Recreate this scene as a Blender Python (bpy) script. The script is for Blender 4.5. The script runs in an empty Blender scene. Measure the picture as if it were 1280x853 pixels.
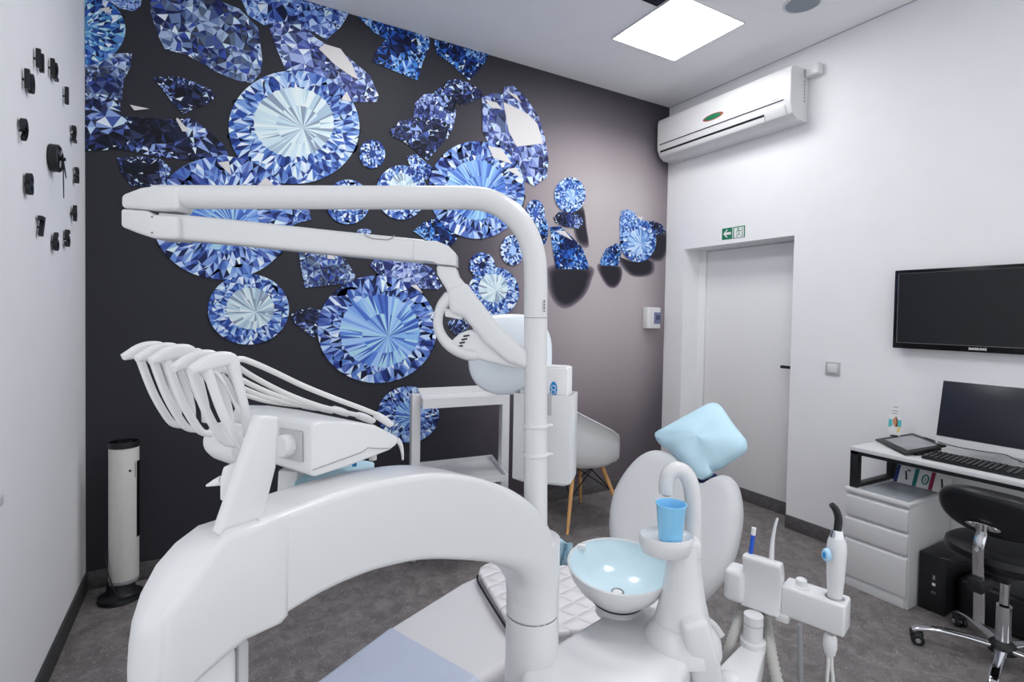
import bpy, bmesh, math, random
from mathutils import Vector, Matrix
V = Vector
random.seed(7)
SC = bpy.context.scene
COL = SC.collection

# ---------------------------------------------------------------- camera, world, exposure
FOCAL, PX, PY = 661.64, 640.8, 410.36        # in pixels of a 1280 x 853 frame
YAW, PITCH, ROLL, EYE = .522, -.024, .018, 1.473
CR, CU, CW = V((.8670, -.4980, .0180)), V((-.0040, .0300, 1.0)), V((.4980, .8670, -.0240))
def _basis():
    c, s = math.cos(YAW), math.sin(YAW); cp, sp = math.cos(PITCH), math.sin(PITCH)
    fw = V((s*cp, c*cp, sp)); r = V((c, -s, 0)); u = r.cross(fw)
    cr, sr = math.cos(ROLL), math.sin(ROLL)
    return cr*r + sr*u, -sr*r + cr*u, fw
CR, CU, CW = _basis()
EYEP = V((0, 0, EYE))
cam = bpy.data.objects.new('camera', bpy.data.cameras.new('camera'))
COL.objects.link(cam); SC.camera = cam
cam.matrix_world = Matrix(((CR.x, CU.x, -CW.x, 0), (CR.y, CU.y, -CW.y, 0), (CR.z, CU.z, -CW.z, EYE), (0, 0, 0, 1)))
cam.data.sensor_width = 36; cam.data.lens = FOCAL*36/1280
cam.data.shift_x = (640 - PX)/1280; cam.data.shift_y = (PY - 426.5)/1280
cam.data.clip_start = .02

world = bpy.data.worlds.new('daylight'); SC.world = world; world.use_nodes = True
bg = world.node_tree.nodes['Background']
bg.inputs[0].default_value = (.93, .96, 1.0, 1); bg.inputs[1].default_value = 1.25
PANEL_POWER = 18.0
SC.view_settings.view_transform = 'Standard'; SC.view_settings.look = 'None'
SC.view_settings.gamma = 1; SC.view_settings.use_curve_mapping = False
SC.view_settings.exposure = 0.02
SC.cycles.use_denoising = True
SC.cycles.max_bounces = 10; SC.cycles.diffuse_bounces = 5

# measuring helpers: a sight line from the camera position, cut at a distance or at a real plane
def sight(x, y): return CW + CR*((x - PX)/FOCAL) - CU*((y - PY)/FOCAL)
def at(x, y, d): return EYEP + sight(x, y)*d
def on_plane(x, y, p, n):
    v = sight(x, y); return EYEP + v*((V(p) - EYEP).dot(n)/v.dot(n))
def onx(x, y, X): return on_plane(x, y, (X, 0, 0), V((1, 0, 0)))
def ony(x, y, Y): return on_plane(x, y, (0, Y, 0), V((0, 1, 0)))
def onz(x, y, Z): return on_plane(x, y, (0, 0, Z), V((0, 0, 1)))

# ---------------------------------------------------------------- materials
def lin(c):
    if isinstance(c, str):
        c = [int(c[i:i+2], 16)/255 for i in (0, 2, 4)]
    return tuple(x/12.92 if x <= .04045 else ((x+.055)/1.055)**2.4 for x in c)
def mat(name, col, rough=.5, metal=0, coat=0, noise=.03, scale=30, bump=0, trans=0, alpha=1, spec=.5, emit=0, ior=1.45):
    m = bpy.data.materials.new(name); m.use_nodes = True
    nt = m.node_tree; b = nt.nodes['Principled BSDF']
    c = lin(col)
    b.inputs['Roughness'].default_value = rough; b.inputs['Metallic'].default_value = metal
    b.inputs['Coat Weight'].default_value = coat; b.inputs['Coat Roughness'].default_value = .12
    b.inputs['Transmission Weight'].default_value = trans; b.inputs['Alpha'].default_value = alpha
    b.inputs['Specular IOR Level'].default_value = spec; b.inputs['IOR'].default_value = ior
    tc = nt.nodes.new('ShaderNodeTexCoord'); nz = nt.nodes.new('ShaderNodeTexNoise')
    nz.inputs['Scale'].default_value = scale; nz.inputs['Detail'].default_value = 4
    nt.links.new(tc.outputs['Object'], nz.inputs['Vector'])
    rp = nt.nodes.new('ShaderNodeValToRGB')
    rp.color_ramp.elements[0].position = .3; rp.color_ramp.elements[1].position = .7
    rp.color_ramp.elements[0].color = (*[x*(1-noise) for x in c], 1)
    rp.color_ramp.elements[1].color = (*[min(1, x*(1+noise)) for x in c], 1)
    nt.links.new(nz.outputs['Fac'], rp.inputs['Fac'])
    nt.links.new(rp.outputs['Color'], b.inputs['Base Color'])
    if emit:
        b.inputs['Emission Color'].default_value = (*c, 1); b.inputs['Emission Strength'].default_value = emit
    if bump:
        bp = nt.nodes.new('ShaderNodeBump'); bp.inputs['Strength'].default_value = bump; bp.inputs['Distance'].default_value = .002
        nt.links.new(nz.outputs['Fac'], bp.inputs['Height']); nt.links.new(bp.outputs['Normal'], b.inputs['Normal'])
    return m
M = dict(
    wall=mat('wall_paint', 'ebebed', .7, scale=6, noise=.012, spec=.2),
    ceil=mat('ceiling_paint', 'f3f3f5', .8, scale=5, noise=.01, spec=.1),
    door=mat('door_lacquer', 'e9e9ea', .45, noise=.01, spec=.3),
    skirt=mat('skirting', '5a5758', .6, noise=.25, scale=45),
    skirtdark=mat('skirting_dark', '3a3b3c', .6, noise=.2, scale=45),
    white=mat('white_enamel', 'd9d9da', .32, coat=.25, noise=.006, spec=.4),
    white2=mat('white_plastic', 'dbdbdc', .42, noise=.01, spec=.4),
    offwhite=mat('ivory_plastic', 'd9d7d2', .45, noise=.02),
    grey=mat('seam_grey', '8c8c8f', .6),
    lgrey=mat('light_grey_plastic', 'b9b9bb', .5),
    black=mat('black_plastic', '17181b', .45, noise=.1),
    blackgloss=mat('black_gloss', '0c0d10', .18, noise=.05),
    screen=mat('dark_screen', '1b1c20', .22, noise=.04, scale=3),
    screen2=mat('monitor_screen', '23252e', .3, noise=.04, scale=3),
    tabscreen=mat('tablet_surface', '8e9094', .3, noise=.25, scale=9),
    vinyl=mat('black_vinyl', '101114', .36, noise=.1, bump=.15, scale=300),
    chrome=mat('chrome', 'd8d9dc', .08, metal=1, noise=.01),
    steel=mat('brushed_steel', 'a9aaad', .3, metal=1, noise=.05),
    leather=mat('grey_upholstery', 'c9cacc', .5, noise=.012, scale=15),
    seatw=mat('pale_upholstery', 'd2d0d2', .5, noise=.01, scale=15),
    pad=mat('quilted_upholstery', 'd8d4d6', .5, noise=.01, scale=15),
    bluefilm=mat('blue_plastic_film', 'b7bfd0', .3, noise=.03, scale=8),
    bluecloth=mat('pale_blue_nonwoven', 'bcdcea', .7, noise=.035, scale=9, bump=.1),
    bowlglass=mat('tinted_glass_bowl', 'd0e5ed', .16, coat=.2, noise=.05, scale=6),
    cup=mat('blue_plastic_cup', '8fd0f5', .25, noise=.02),
    wood=mat('beech_wood', 'd9a66c', .5, noise=.12, scale=12),
    wire=mat('black_wire', '1c1c1e', .4, metal=.6),
    green=mat('green', '0f7552', .5), red=mat('dull_red', 'a3463c', .5),
    navy=mat('navy', '1f2f6a', .5), teal=mat('teal', '17756f', .5), wine=mat('wine_red', '8c1f45', .5),
    blue=mat('royal_blue', '1f55c4', .35), sky=mat('logo_blue', '1f8acb', .4), paleblue=mat('button_blue', 'a9cfe8', .4),
    paper=mat('paper', 'e4e4e4', .7), ink=mat('ink', '2b2b30', .6), skin=mat('print_tan', 'c98f6a', .6), brown=mat('print_brown', '6e4a32', .6),
    yellow=mat('print_yellow', 'e0cf8a', .6), cyan=mat('print_turquoise', '54b9bd', .6),
    shield=mat('pale_blue_shield', 'e6edf3', .2, coat=.3, noise=.015, scale=5),
    hose=mat('grey_hose', 'b4b3ae', .5), whitehose=mat('white_hose', 'dadad8', .45),
    spk=mat('speaker_mesh', '8b949d', .6, noise=.2, scale=400),
    film=mat('clear_plastic_sheet', 'd4d9e0', .12, trans=.55, ior=1.1),
    pcfront=mat('computer_black', '141517', .4, noise=.1),
    dark=mat('deep_recess', '15152a', .8),
    socket=mat('breaker_window', '6f7396', .25, noise=.2, scale=60),
)

# ---------------------------------------------------------------- mesh builder
def smooth_path(pts, n=8, closed=False):
    P = [V(p) for p in pts]; N = len(P); out = []
    rng = range(N) if closed else range(N-1)
    for i in rng:
        p0 = P[(i-1) % N] if closed or i > 0 else P[0]*2 - P[1]
        p1, p2 = P[i], P[(i+1) % N]
        p3 = P[(i+2) % N] if closed or i+2 < N else P[-1]*2 - P[-2]
        for k in range(n):
            t = k/n
            out.append(.5*((2*p1) + (p2-p0)*t + (2*p0-5*p1+4*p2-p3)*t*t + (-p0+3*p1-3*p2+p3)*t**3))
    if not closed: out.append(P[-1])
    return out
def smooth_vals(vals, n=8):
    return [v.x for v in smooth_path([V((a, 0, 0)) for a in vals], n)]
class B:
    def __init__(s): s.v = []; s.f = []; s.m = []
    def add(s, vs, fs, m=0):
        o = len(s.v); s.v += [V(p) for p in vs]
        for f in fs: s.f.append([i+o for i in f]); s.m.append(m)
        return s
    def bm(s, bm, m=0, mx=None):
        bm.verts.index_update()
        s.add([mx @ v.co if mx else v.co.copy() for v in bm.verts], [[v.index for v in f.verts] for f in bm.faces], m); bm.free(); return s
    def box(s, c, size, bev=0, m=0, ax=None, seg=2):
        bm = bmesh.new(); bmesh.ops.create_cube(bm, size=1)
        for v in bm.verts: v.co = V((v.co.x*size[0], v.co.y*size[1], v.co.z*size[2]))
        if bev: bmesh.ops.bevel(bm, geom=list(bm.edges), offset=bev, segments=seg, profile=.5, affect='EDGES')
        R = Matrix.Identity(4)
        if ax: R = Matrix((ax[0], ax[1], ax[2])).transposed().to_4x4()
        return s.bm(bm, m, Matrix.Translation(V(c)) @ R)
    def bx(s, lo, hi, bev=0, m=0, seg=2):
        lo, hi = V(lo), V(hi); return s.box((lo+hi)/2, hi-lo, bev, m, None, seg)
    def prism(s, poly, d, bev=0, m=0, seg=2):
        bm = bmesh.new(); vs = [bm.verts.new(V(p)) for p in poly]; f = bm.faces.new(vs)
        r = bmesh.ops.extrude_face_region(bm, geom=[f])
        for v in [g for g in r['geom'] if isinstance(g, bmesh.types.BMVert)]: v.co += V(d)
        bmesh.ops.recalc_face_normals(bm, faces=list(bm.faces))
        if bev:
            es = [e for e in bm.edges if len(e.link_faces) == 2 and e.calc_face_angle(0) > .5]
            bmesh.ops.bevel(bm, geom=es, offset=bev, segments=seg, profile=.5, affect='EDGES', clamp_overlap=True)
        return s.bm(bm, m)
    def sweep(s, pts, secs, side=None, cap=True, m=0):
        # secs: list of closed 2-D sections [(a, b)] at each point; a along side axis, b along the other normal
        P = [V(p) for p in pts]; n = len(P); k = len(secs[0]); vs = []; nrm = None
        for i in range(n):
            t = (P[min(i+1, n-1)] - P[max(i-1, 0)]).normalized()
            if side is not None: A = V(side); A = (A - t*A.dot(t)).normalized()
            else:
                if nrm is None:
                    nrm = V((0, 0, 1)) if abs(t.z) < .9 else V((1, 0, 0))
                A = (nrm - t*nrm.dot(t)).normalized(); nrm = A
            Bv = t.cross(A)
            vs += [P[i] + A*a + Bv*b for a, b in secs[i]]
        fs = [[i*k+j, i*k+(j+1) % k, (i+1)*k+(j+1) % k, (i+1)*k+j] for i in range(n-1) for j in range(k)]
        if cap: fs += [list(range(k))[::-1], [(n-1)*k+j for j in range(k)]]
        return s.add(vs, fs, m)
    def tube(s, pts, r, seg=12, cap=True, m=0, flat=1, side=None):
        n = len(pts); rr = r if isinstance(r, (list, tuple)) else [r]*n
        circ = [(math.cos(2*math.pi*j/seg), math.sin(2*math.pi*j/seg)) for j in range(seg)]
        return s.sweep(pts, [[(a*q, b*q*flat) for a, b in circ] for q in rr], side, cap, m)
    def stube(s, pts, r, seg=12, n=6, m=0, flat=1, side=None):
        rr = smooth_vals(r, n) if isinstance(r, (list, tuple)) else r
        return s.tube(smooth_path(pts, n), rr, seg, True, m, flat, side)
    def lathe(s, prof, o, axis=(0, 0, 1), seg=32, m=0, sx=1, sy=1, x=None, cap=True):
        z = V(axis).normalized(); xx = V(x) if x is not None else (V((1, 0, 0)) if abs(z.x) < .9 else V((0, 1, 0)))
        xx = (xx - z*xx.dot(z)).normalized(); yy = z.cross(xx); k = seg; vs = []; o = V(o)
        for r, h in prof:
            for j in range(k):
                a = 2*math.pi*j/k; vs.append(o + z*h + xx*(r*sx*math.cos(a)) + yy*(r*sy*math.sin(a)))
        n = len(prof)
        fs = [[i*k+j, i*k+(j+1) % k, (i+1)*k+(j+1) % k, (i+1)*k+j] for i in range(n-1) for j in range(k)]
        if cap and prof[0][0] > 1e-6: fs.append(list(range(k))[::-1])
        if cap and prof[-1][0] > 1e-6: fs.append([(n-1)*k+j for j in range(k)])
        return s.add(vs, fs, m)
    def cyl(s, p0, p1, r, r2=None, seg=20, m=0, bev=0):
        p0, p1 = V(p0), V(p1); h = (p1-p0).length; r2 = r if r2 is None else r2
        pr = [(r-bev, 0), (r, bev), (r2, h-bev), (r2-bev, h)] if bev else [(r, 0), (r2, h)]
        return s.lathe(pr, p0, p1-p0, seg, m)
    def text(s, body, size, o, u, v, depth=.001, m=0, bold=0, center=True):
        c = bpy.data.curves.new('t', 'FONT'); c.body = body; c.size = size; c.extrude = depth/2; c.offset = bold
        if center: c.align_x = 'CENTER'; c.align_y = 'CENTER'
        ob = bpy.data.objects.new('t', c); COL.objects.link(ob)
        dg = bpy.context.evaluated_depsgraph_get(); me = bpy.data.meshes.new_from_object(ob.evaluated_get(dg))
        u, v = V(u).normalized(), V(v).normalized(); w = u.cross(v); o = V(o)
        s.add([o + u*p.co.x + v*p.co.y + w*(p.co.z + depth/2) for p in me.vertices], [list(f.vertices) for f in me.polygons], m)
        bpy.data.objects.remove(ob); bpy.data.curves.remove(c); bpy.data.meshes.remove(me)
        return s
    def build(s, name, mats, parent=None, flat=False, angle=38, subsurf=0, fixn=True):
        if not isinstance(mats, (list, tuple)): mats = [mats]
        off = world_loc(parent) if parent else V((0, 0, 0))
        org = V((0, 0, 0))
        if parent is None:
            lo = V([min(p[i] for p in s.v) for i in range(3)]); hi = V([max(p[i] for p in s.v) for i in range(3)])
            org = V(((lo.x+hi.x)/2, (lo.y+hi.y)/2, lo.z))
        me = bpy.data.meshes.new(name)
        me.from_pydata([tuple(p - off - org) for p in s.v], [], s.f)
        for x in mats: me.materials.append(M[x] if isinstance(x, str) else x)
        me.polygons.foreach_set('material_index', s.m)
        bm = bmesh.new(); bm.from_mesh(me)
        if fixn: bmesh.ops.recalc_face_normals(bm, faces=list(bm.faces))
        if not flat:
            for f in bm.faces: f.smooth = True
            for e in bm.edges:
                if len(e.link_faces) == 2 and e.calc_face_angle(0) > math.radians(angle): e.smooth = False
        bm.to_mesh(me); bm.free()
        ob = bpy.data.objects.new(name, me); COL.objects.link(ob); ob.location = org
        if parent: ob.parent = parent
        if subsurf:
            md = ob.modifiers.new('sub', 'SUBSURF'); md.levels = subsurf; md.render_levels = subsurf
        return ob
def world_loc(o):
    p = V((0, 0, 0))
    while o: p = p + o.location; o = o.parent
    return p
def tag(o, label, cat, group=None):
    o['label'] = label; o['category'] = cat
    if group: o['group'] = group
    return o
def thing(name, label, cat, loc, group=None):
    o = bpy.data.objects.new(name, None); COL.objects.link(o); o.location = V(loc); o.empty_display_size = .05
    return tag(o, label, cat, group)
def struct(o): o['kind'] = 'structure'; return o
def rrect(a, b, r, n=4):
    out = []
    for cx, cy, s in ((a-r, b-r, 0), (-a+r, b-r, 1), (-a+r, -b+r, 2), (a-r, -b+r, 3)):
        for k in range(n+1):
            t = math.pi/2*(s + k/n); out.append((cx + r*math.cos(t), cy + r*math.sin(t)))
    return out
X, Y, Z = V((1, 0, 0)), V((0, 1, 0)), V((0, 0, 1))

# ---------------------------------------------------------------- room shell
LX, RX, DY, HZ, Y0 = -.55, 3.569, 3.462, 3.356, -1.2
RECX, DJ0, DJ1, DZ = RX + .19, 2.257, 3.25, 2.072      # door recess
SK = .095

def floor_material():
    m = bpy.data.materials.new('mottled_linoleum'); m.use_nodes = True; nt = m.node_tree; L = nt.links.new
    b = nt.nodes['Principled BSDF']; b.inputs['Roughness'].default_value = .5; b.inputs['Specular IOR Level'].default_value = .35
    tc = nt.nodes.new('ShaderNodeTexCoord')
    def noise(sc, det, dist=0):
        n = nt.nodes.new('ShaderNodeTexNoise'); n.inputs['Scale'].default_value = sc; n.inputs['Detail'].default_value = det
        n.inputs['Distortion'].default_value = dist; L(tc.outputs['Object'], n.inputs['Vector']); return n.outputs['Fac']
    def ramp(src, stops):
        r = nt.nodes.new('ShaderNodeValToRGB'); e = r.color_ramp.elements
        while len(e) < len(stops): e.new(.5)
        for q, (p, c) in zip(e, stops): q.position = p; q.color = (*lin(c), 1)
        L(src, r.inputs['Fac']); return r.outputs['Color']
    a = ramp(noise(14, 6, .8), [(.3, '645f5f'), (.5, '757070'), (.72, '878281')])
    streak = ramp(noise(34, 5, 2.2), [(.60, '000000'), (.68, 'ffffff')])
    speck = ramp(noise(150, 2), [(.63, '000000'), (.72, 'ffffff')])
    def mix(f, c1, c2, k):
        x = nt.nodes.new('ShaderNodeMix'); x.data_type = 'RGBA'
        mu = nt.nodes.new('ShaderNodeMath'); mu.operation = 'MULTIPLY'; mu.inputs[1].default_value = k
        L(f, mu.inputs[0]); L(mu.outputs[0], x.inputs['Factor']); L(c1, x.inputs['A'])
        x.inputs['B'].default_value = (*lin(c2), 1); return x.outputs['Result']
    c = mix(streak, a, 'a5a09e', .6); c = mix(speck, c, 'cbc7c4', .7)
    L(c, b.inputs['Base Color']); return m
M['floor'] = floor_material()

struct(B().bx((LX-.1, Y0, -.06), (RX+.4, DY+.1, 0)).build('floor', 'floor'))
cb = B(); cz = HZ
# ceiling with openings cut for the recessed panels is not needed: panels sit in shallow frames below it
struct(cb.bx((LX-.1, Y0, HZ), (RX+.4, DY+.1, HZ+.1)).build('ceiling', 'ceil'))
WY0, WY1, WZ0, WZ1 = -.95, 1.15, .85, 2.75         # unseen opening added to the left wall for fill light, beside the camera
b = B()
b.bx((LX-.1, WY1, 0), (LX, DY, HZ)); b.bx((LX-.1, Y0, 0), (LX, WY0, HZ)); b.bx((LX-.1, WY0, 0), (LX, WY1, WZ0)); b.bx((LX-.1, WY0, WZ1), (LX, WY1, HZ))
struct(b.build('wall_left', 'wall'))
b = B(); w_ = .05
b.bx((LX-.09, WY0, WZ0), (LX-.04, WY0+w_, WZ1)); b.bx((LX-.09, WY1-w_, WZ0), (LX-.04, WY1, WZ1)); b.bx((LX-.09, WY0+w_, WZ0), (LX-.04, WY1-w_, WZ0+w_)); b.bx((LX-.09, WY0+w_, WZ1-w_), (LX-.04, WY1-w_, WZ1)); b.bx((LX-.09, .08, WZ0+w_), (LX-.04, .13, WZ1-w_))
struct(b.build('fill_window', 'white2'))  # frame of the added, unseen window
b = B()
b.bx((RX, Y0, 0), (RX+.4, DJ0, HZ)); b.bx((RX, DJ1, 0), (RX+.4, DY, HZ)); b.bx((RX, DJ0, DZ), (RX+.4, DJ1, HZ))
struct(b.build('wall_right', 'wall'))
struct(B().bx((LX-.1, DY, 0), (RX+.4, DY+.1, HZ)).build('wall_back', 'wall'))
struct(B().bx((LX, DY-.012, 0), (RX, DY, SK), .002).build('baseboard_back', 'skirt'))
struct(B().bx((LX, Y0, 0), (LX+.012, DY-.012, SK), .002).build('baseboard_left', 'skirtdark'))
b = B(); b.bx((RX-.012, Y0, 0), (RX, DJ0, SK), .002); b.bx((RX-.012, DJ1, 0), (RX, DY-.012, SK), .002)
struct(b.build('baseboard_right', 'skirt'))
# door: leaf, frame strip on the hinge side, black lever
d = struct(B().bx((RECX+.015, DJ0+.01, .10), (RECX+.055, DJ1-.075, DZ-.012), .003).build('door_1', 'door'))
fr = B().bx((RECX, DJ1-.07, 0), (RECX+.06, DJ1, DZ), .002); fr.bx((RECX+.012, DJ0, DZ-.008), (RECX+.06, DJ1-.07, DZ)); fr.build('door_frame', 'door', d)
B().bx((RECX+.02, DJ0, 0), (RECX+.05, DJ1-.07, .10), .002).build('kick_strip', 'skirt', d)
h = B(); hp = onx(988, 459, RECX); hz = hp.z; hy = DJ0 + .055
h.cyl((RECX+.015, hy, hz), (RECX-.045, hy, hz), .011, seg=14); h.bx((RECX-.058, hy-.012, hz-.011), (RECX-.04, hy+.11, hz+.011), .004)
h.cyl((RECX+.016, hy, hz), (RECX+.006, hy, hz), .024)
h.build('door_handle', 'black', d)
struct(B().bx((RX-.004, Y0, HZ-.006), (RX, DY-.002, HZ)).build('ceiling_shade_line', 'lgrey'))  # grey strip stands in for the dark shadow gap under the ceiling
struct(B().bx((RECX+.06, DJ0, 0), (RECX+.1, DJ1, DZ)).build('trim_1', 'door'))

# ---------------------------------------------------------------- printed wall mural with cut gemstones
ROUND_STONES = [
    ('cyan', (-0.569, 2.878), (0.188, 0.053), (0.000, 0.184), (-0.5, 0.15, 0.45)),
    ('pale', (0.464, 2.585), (0.368, 0.070), (-0.002, 0.339), (-0.1, -0.15, 0.62)),
    ('blue', (0.088, 2.0), (0.353, 0.037), (-0.002, 0.350), (-0.05, 0.05, 0.5)),
    ('small', (0.916, 2.501), (0.084, 0.014), (-0.001, 0.093), None),
    ('pale', (1.117, 2.28), (0.174, 0.023), (-0.003, 0.180), (0, -0.35, 0.5)),
    ('pale', (0.767, 2.174), (0.137, 0.016), (-0.001, 0.141), (0, -0.25, 0.5)),
    ('blue', (1.686, 2.371), (0.383, 0.051), (-0.007, 0.348), (-0.1, 0, 0.62)),
    ('light', (2.493, 2.44), (0.151, 0.020), (-0.003, 0.139), (0.1, 0.1, 0.4)),
    ('small', (2.166, 2.252), (0.088, 0.010), (-0.003, 0.110), None),
    ('small', (1.974, 1.962), (0.105, 0.008), (-0.003, 0.113), None),
    ('small', (1.722, 1.832), (0.105, 0.007), (-0.002, 0.093), None),
    ('pale', (1.824, 1.644), (0.212, 0.008), (-0.004, 0.183), (-0.1, -0.25, 0.58)),
    ('blue', (0.982, 1.365), (0.394, 0.001), (-0.004, 0.353), (0.03, 0.05, 0.68)),
    ('pale', (0.21, 1.48), (0.213, 0.005), (-0.001, 0.206), (0.06, -0.05, 0.6)),
    ('blue', (1.187, 0.787), (0.216, -0.017), (-0.003, 0.192), (0.1, 0, 0.5)),
    ('light', (3.226, 2.141), (0.208, 0.018), (-0.006, 0.186), (0.05, 0.1, 0.6)),
    ('small', (0.87, 1.996), (0.047, 0.004), (0.000, 0.020), None),
]
SIDE_STONES = [
    ('grey', [(-0.556, 2.761), (-0.354, 2.818), (-0.361, 2.741), (-0.388, 2.672), (-0.398, 2.566), (-0.557, 2.511)]),
    ('blue', [(-0.478, 3.074), (-0.309, 3.127), (-0.316, 3.075), (-0.344, 3.037), (-0.405, 3.035)]),
    ('grey', [(-0.278, 3.137), (-0.027, 3.223), (0.151, 3.198), (0.243, 3.12), (0.269, 2.942), (0.257, 2.861), (0.215, 2.795), (0.133, 2.79), (0.032, 2.815), (-0.102, 2.87), (-0.209, 2.877), (-0.238, 2.941), (-0.27, 3.046)]),
    ('blue', [(0.151, 3.27), (0.449, 3.363), (0.765, 3.362), (0.707, 3.251), (0.626, 3.155), (0.542, 3.18), (0.406, 3.199), (0.276, 3.143), (0.192, 3.174)]),
    ('purple', [(0.297, 3.158), (0.451, 3.221), (0.579, 3.142), (0.758, 3.081), (0.895, 2.999), (0.953, 2.884), (0.938, 2.84), (0.786, 2.807), (0.591, 2.878), (0.408, 2.883), (0.341, 3.031)]),
    ('dark', [(-0.259, 2.711), (-0.202, 2.733), (-0.139, 2.744), (-0.064, 2.731), (0.002, 2.71), (0.033, 2.673), (-0.014, 2.618), (-0.075, 2.583), (-0.128, 2.546), (-0.165, 2.586), (-0.209, 2.646)]),
    ('dark', [(-0.557, 2.528), (-0.489, 2.559), (-0.405, 2.552), (-0.398, 2.479), (-0.266, 2.497), (-0.194, 2.502), (-0.082, 2.533), (0.002, 2.474), (0.074, 2.411), (0.098, 2.352), (-0.044, 2.302), (-0.23, 2.294), (-0.405, 2.307), (-0.557, 2.269)]),
    ('dark', [(-0.419, 2.259), (-0.329, 2.282), (-0.23, 2.289), (-0.175, 2.237), (-0.212, 2.145), (-0.354, 2.122), (-0.398, 2.187)]),
    ('deep', [(0.8, 3.362), (0.932, 3.361), (1.119, 3.357), (1.298, 3.359), (1.294, 3.283), (1.25, 3.175), (1.218, 3.044), (1.106, 3.06), (0.988, 3.078), (0.909, 3.089), (0.924, 3.154), (0.996, 3.255), (0.912, 3.284)]),
    ('deep', [(1.322, 3.344), (1.433, 3.358), (1.605, 3.354), (1.751, 3.358), (1.714, 3.28), (1.596, 3.133), (1.534, 3.168), (1.454, 3.215), (1.352, 3.255)]),
    ('purple', [(1.193, 2.777), (1.197, 2.885), (1.264, 2.963), (1.368, 2.992), (1.44, 2.947), (1.501, 2.894), (1.485, 2.802), (1.354, 2.776)]),
    ('dark', [(1.333, 2.99), (1.438, 3.095), (1.51, 3.123), (1.609, 3.113), (1.699, 3.077), (1.712, 3.04), (1.624, 2.992), (1.544, 2.942), (1.5, 2.96), (1.478, 2.845), (1.417, 2.877)]),
    ('dark', [(1.025, 2.666), (1.072, 2.737), (1.21, 2.796), (1.412, 2.831), (1.485, 2.79), (1.444, 2.705), (1.368, 2.615), (1.294, 2.521), (1.224, 2.558), (1.14, 2.613), (1.047, 2.638)]),
    ('small', [(1.147, 2.524), (1.213, 2.551), (1.282, 2.508), (1.359, 2.465), (1.377, 2.418), (1.273, 2.387), (1.181, 2.428)]),
    ('purple', [(1.699, 3.037), (1.789, 3.086), (1.869, 3.098), (1.881, 3.153), (1.955, 3.176), (2.054, 3.127), (2.178, 3.002), (2.24, 2.862), (2.281, 2.685), (2.269, 2.547), (2.161, 2.465), (1.997, 2.508), (1.811, 2.633), (1.71, 2.794)]),
    ('dark', [(2.336, 2.246), (2.388, 2.295), (2.497, 2.307), (2.6, 2.287), (2.634, 2.233), (2.579, 2.182), (2.445, 2.182), (2.36, 2.205)]),
    ('deep', [(2.308, 2.168), (2.406, 2.184), (2.525, 2.106), (2.623, 2.031), (2.683, 1.918), (2.693, 1.86), (2.532, 1.851), (2.369, 1.848), (2.334, 2.008)]),
    ('light', [(3.013, 2.318), (3.029, 2.374), (3.099, 2.396), (3.182, 2.378), (3.221, 2.313), (3.105, 2.206), (3.071, 2.135), (3.018, 2.13)]),
    ('dark', [(3.249, 2.309), (3.39, 2.331), (3.507, 2.307), (3.558, 2.248), (3.5, 2.214), (3.384, 2.211)]),
    ('deep', [(2.816, 1.947), (2.873, 2.044), (2.984, 2.1), (3.055, 2.079), (3.031, 1.996), (3.007, 1.906), (2.817, 1.901)]),
    ('deep', [(2.182, 2.18), (2.254, 2.237), (2.293, 2.179), (2.287, 2.092), (2.259, 2.021), (2.207, 2.06)]),
    ('deep', [(1.198, 2.032), (1.277, 2.099), (1.364, 2.141), (1.453, 2.134), (1.527, 2.103), (1.516, 2.0), (1.468, 1.945), (1.372, 1.965), (1.29, 1.98)]),
    ('grey', [(0.475, 1.837), (0.53, 1.851), (0.6, 1.837), (0.697, 1.839), (0.756, 1.807), (0.817, 1.709), (0.798, 1.657), (0.698, 1.647), (0.602, 1.633), (0.513, 1.619), (0.489, 1.741)]),
    ('purple', [(0.909, 1.781), (0.95, 1.836), (1.03, 1.847), (1.111, 1.848), (1.224, 1.823), (1.34, 1.792), (1.413, 1.668), (1.383, 1.644), (1.272, 1.645), (1.17, 1.652), (1.005, 1.693)]),
    ('dark', [(0.428, 1.456), (0.487, 1.491), (0.547, 1.497), (0.604, 1.484), (0.637, 1.444), (0.614, 1.374), (0.567, 1.309), (0.511, 1.359), (0.455, 1.403)]),
    ('blue', [(0.309, 2.08), (0.423, 2.098), (0.532, 2.101), (0.547, 2.039), (0.487, 2.018), (0.424, 1.987), (0.348, 2.013)]),
    ('dark', [(1.453, 1.422), (1.538, 1.457), (1.639, 1.447), (1.627, 1.389), (1.577, 1.343), (1.528, 1.321), (1.478, 1.366)]),
]
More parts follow.
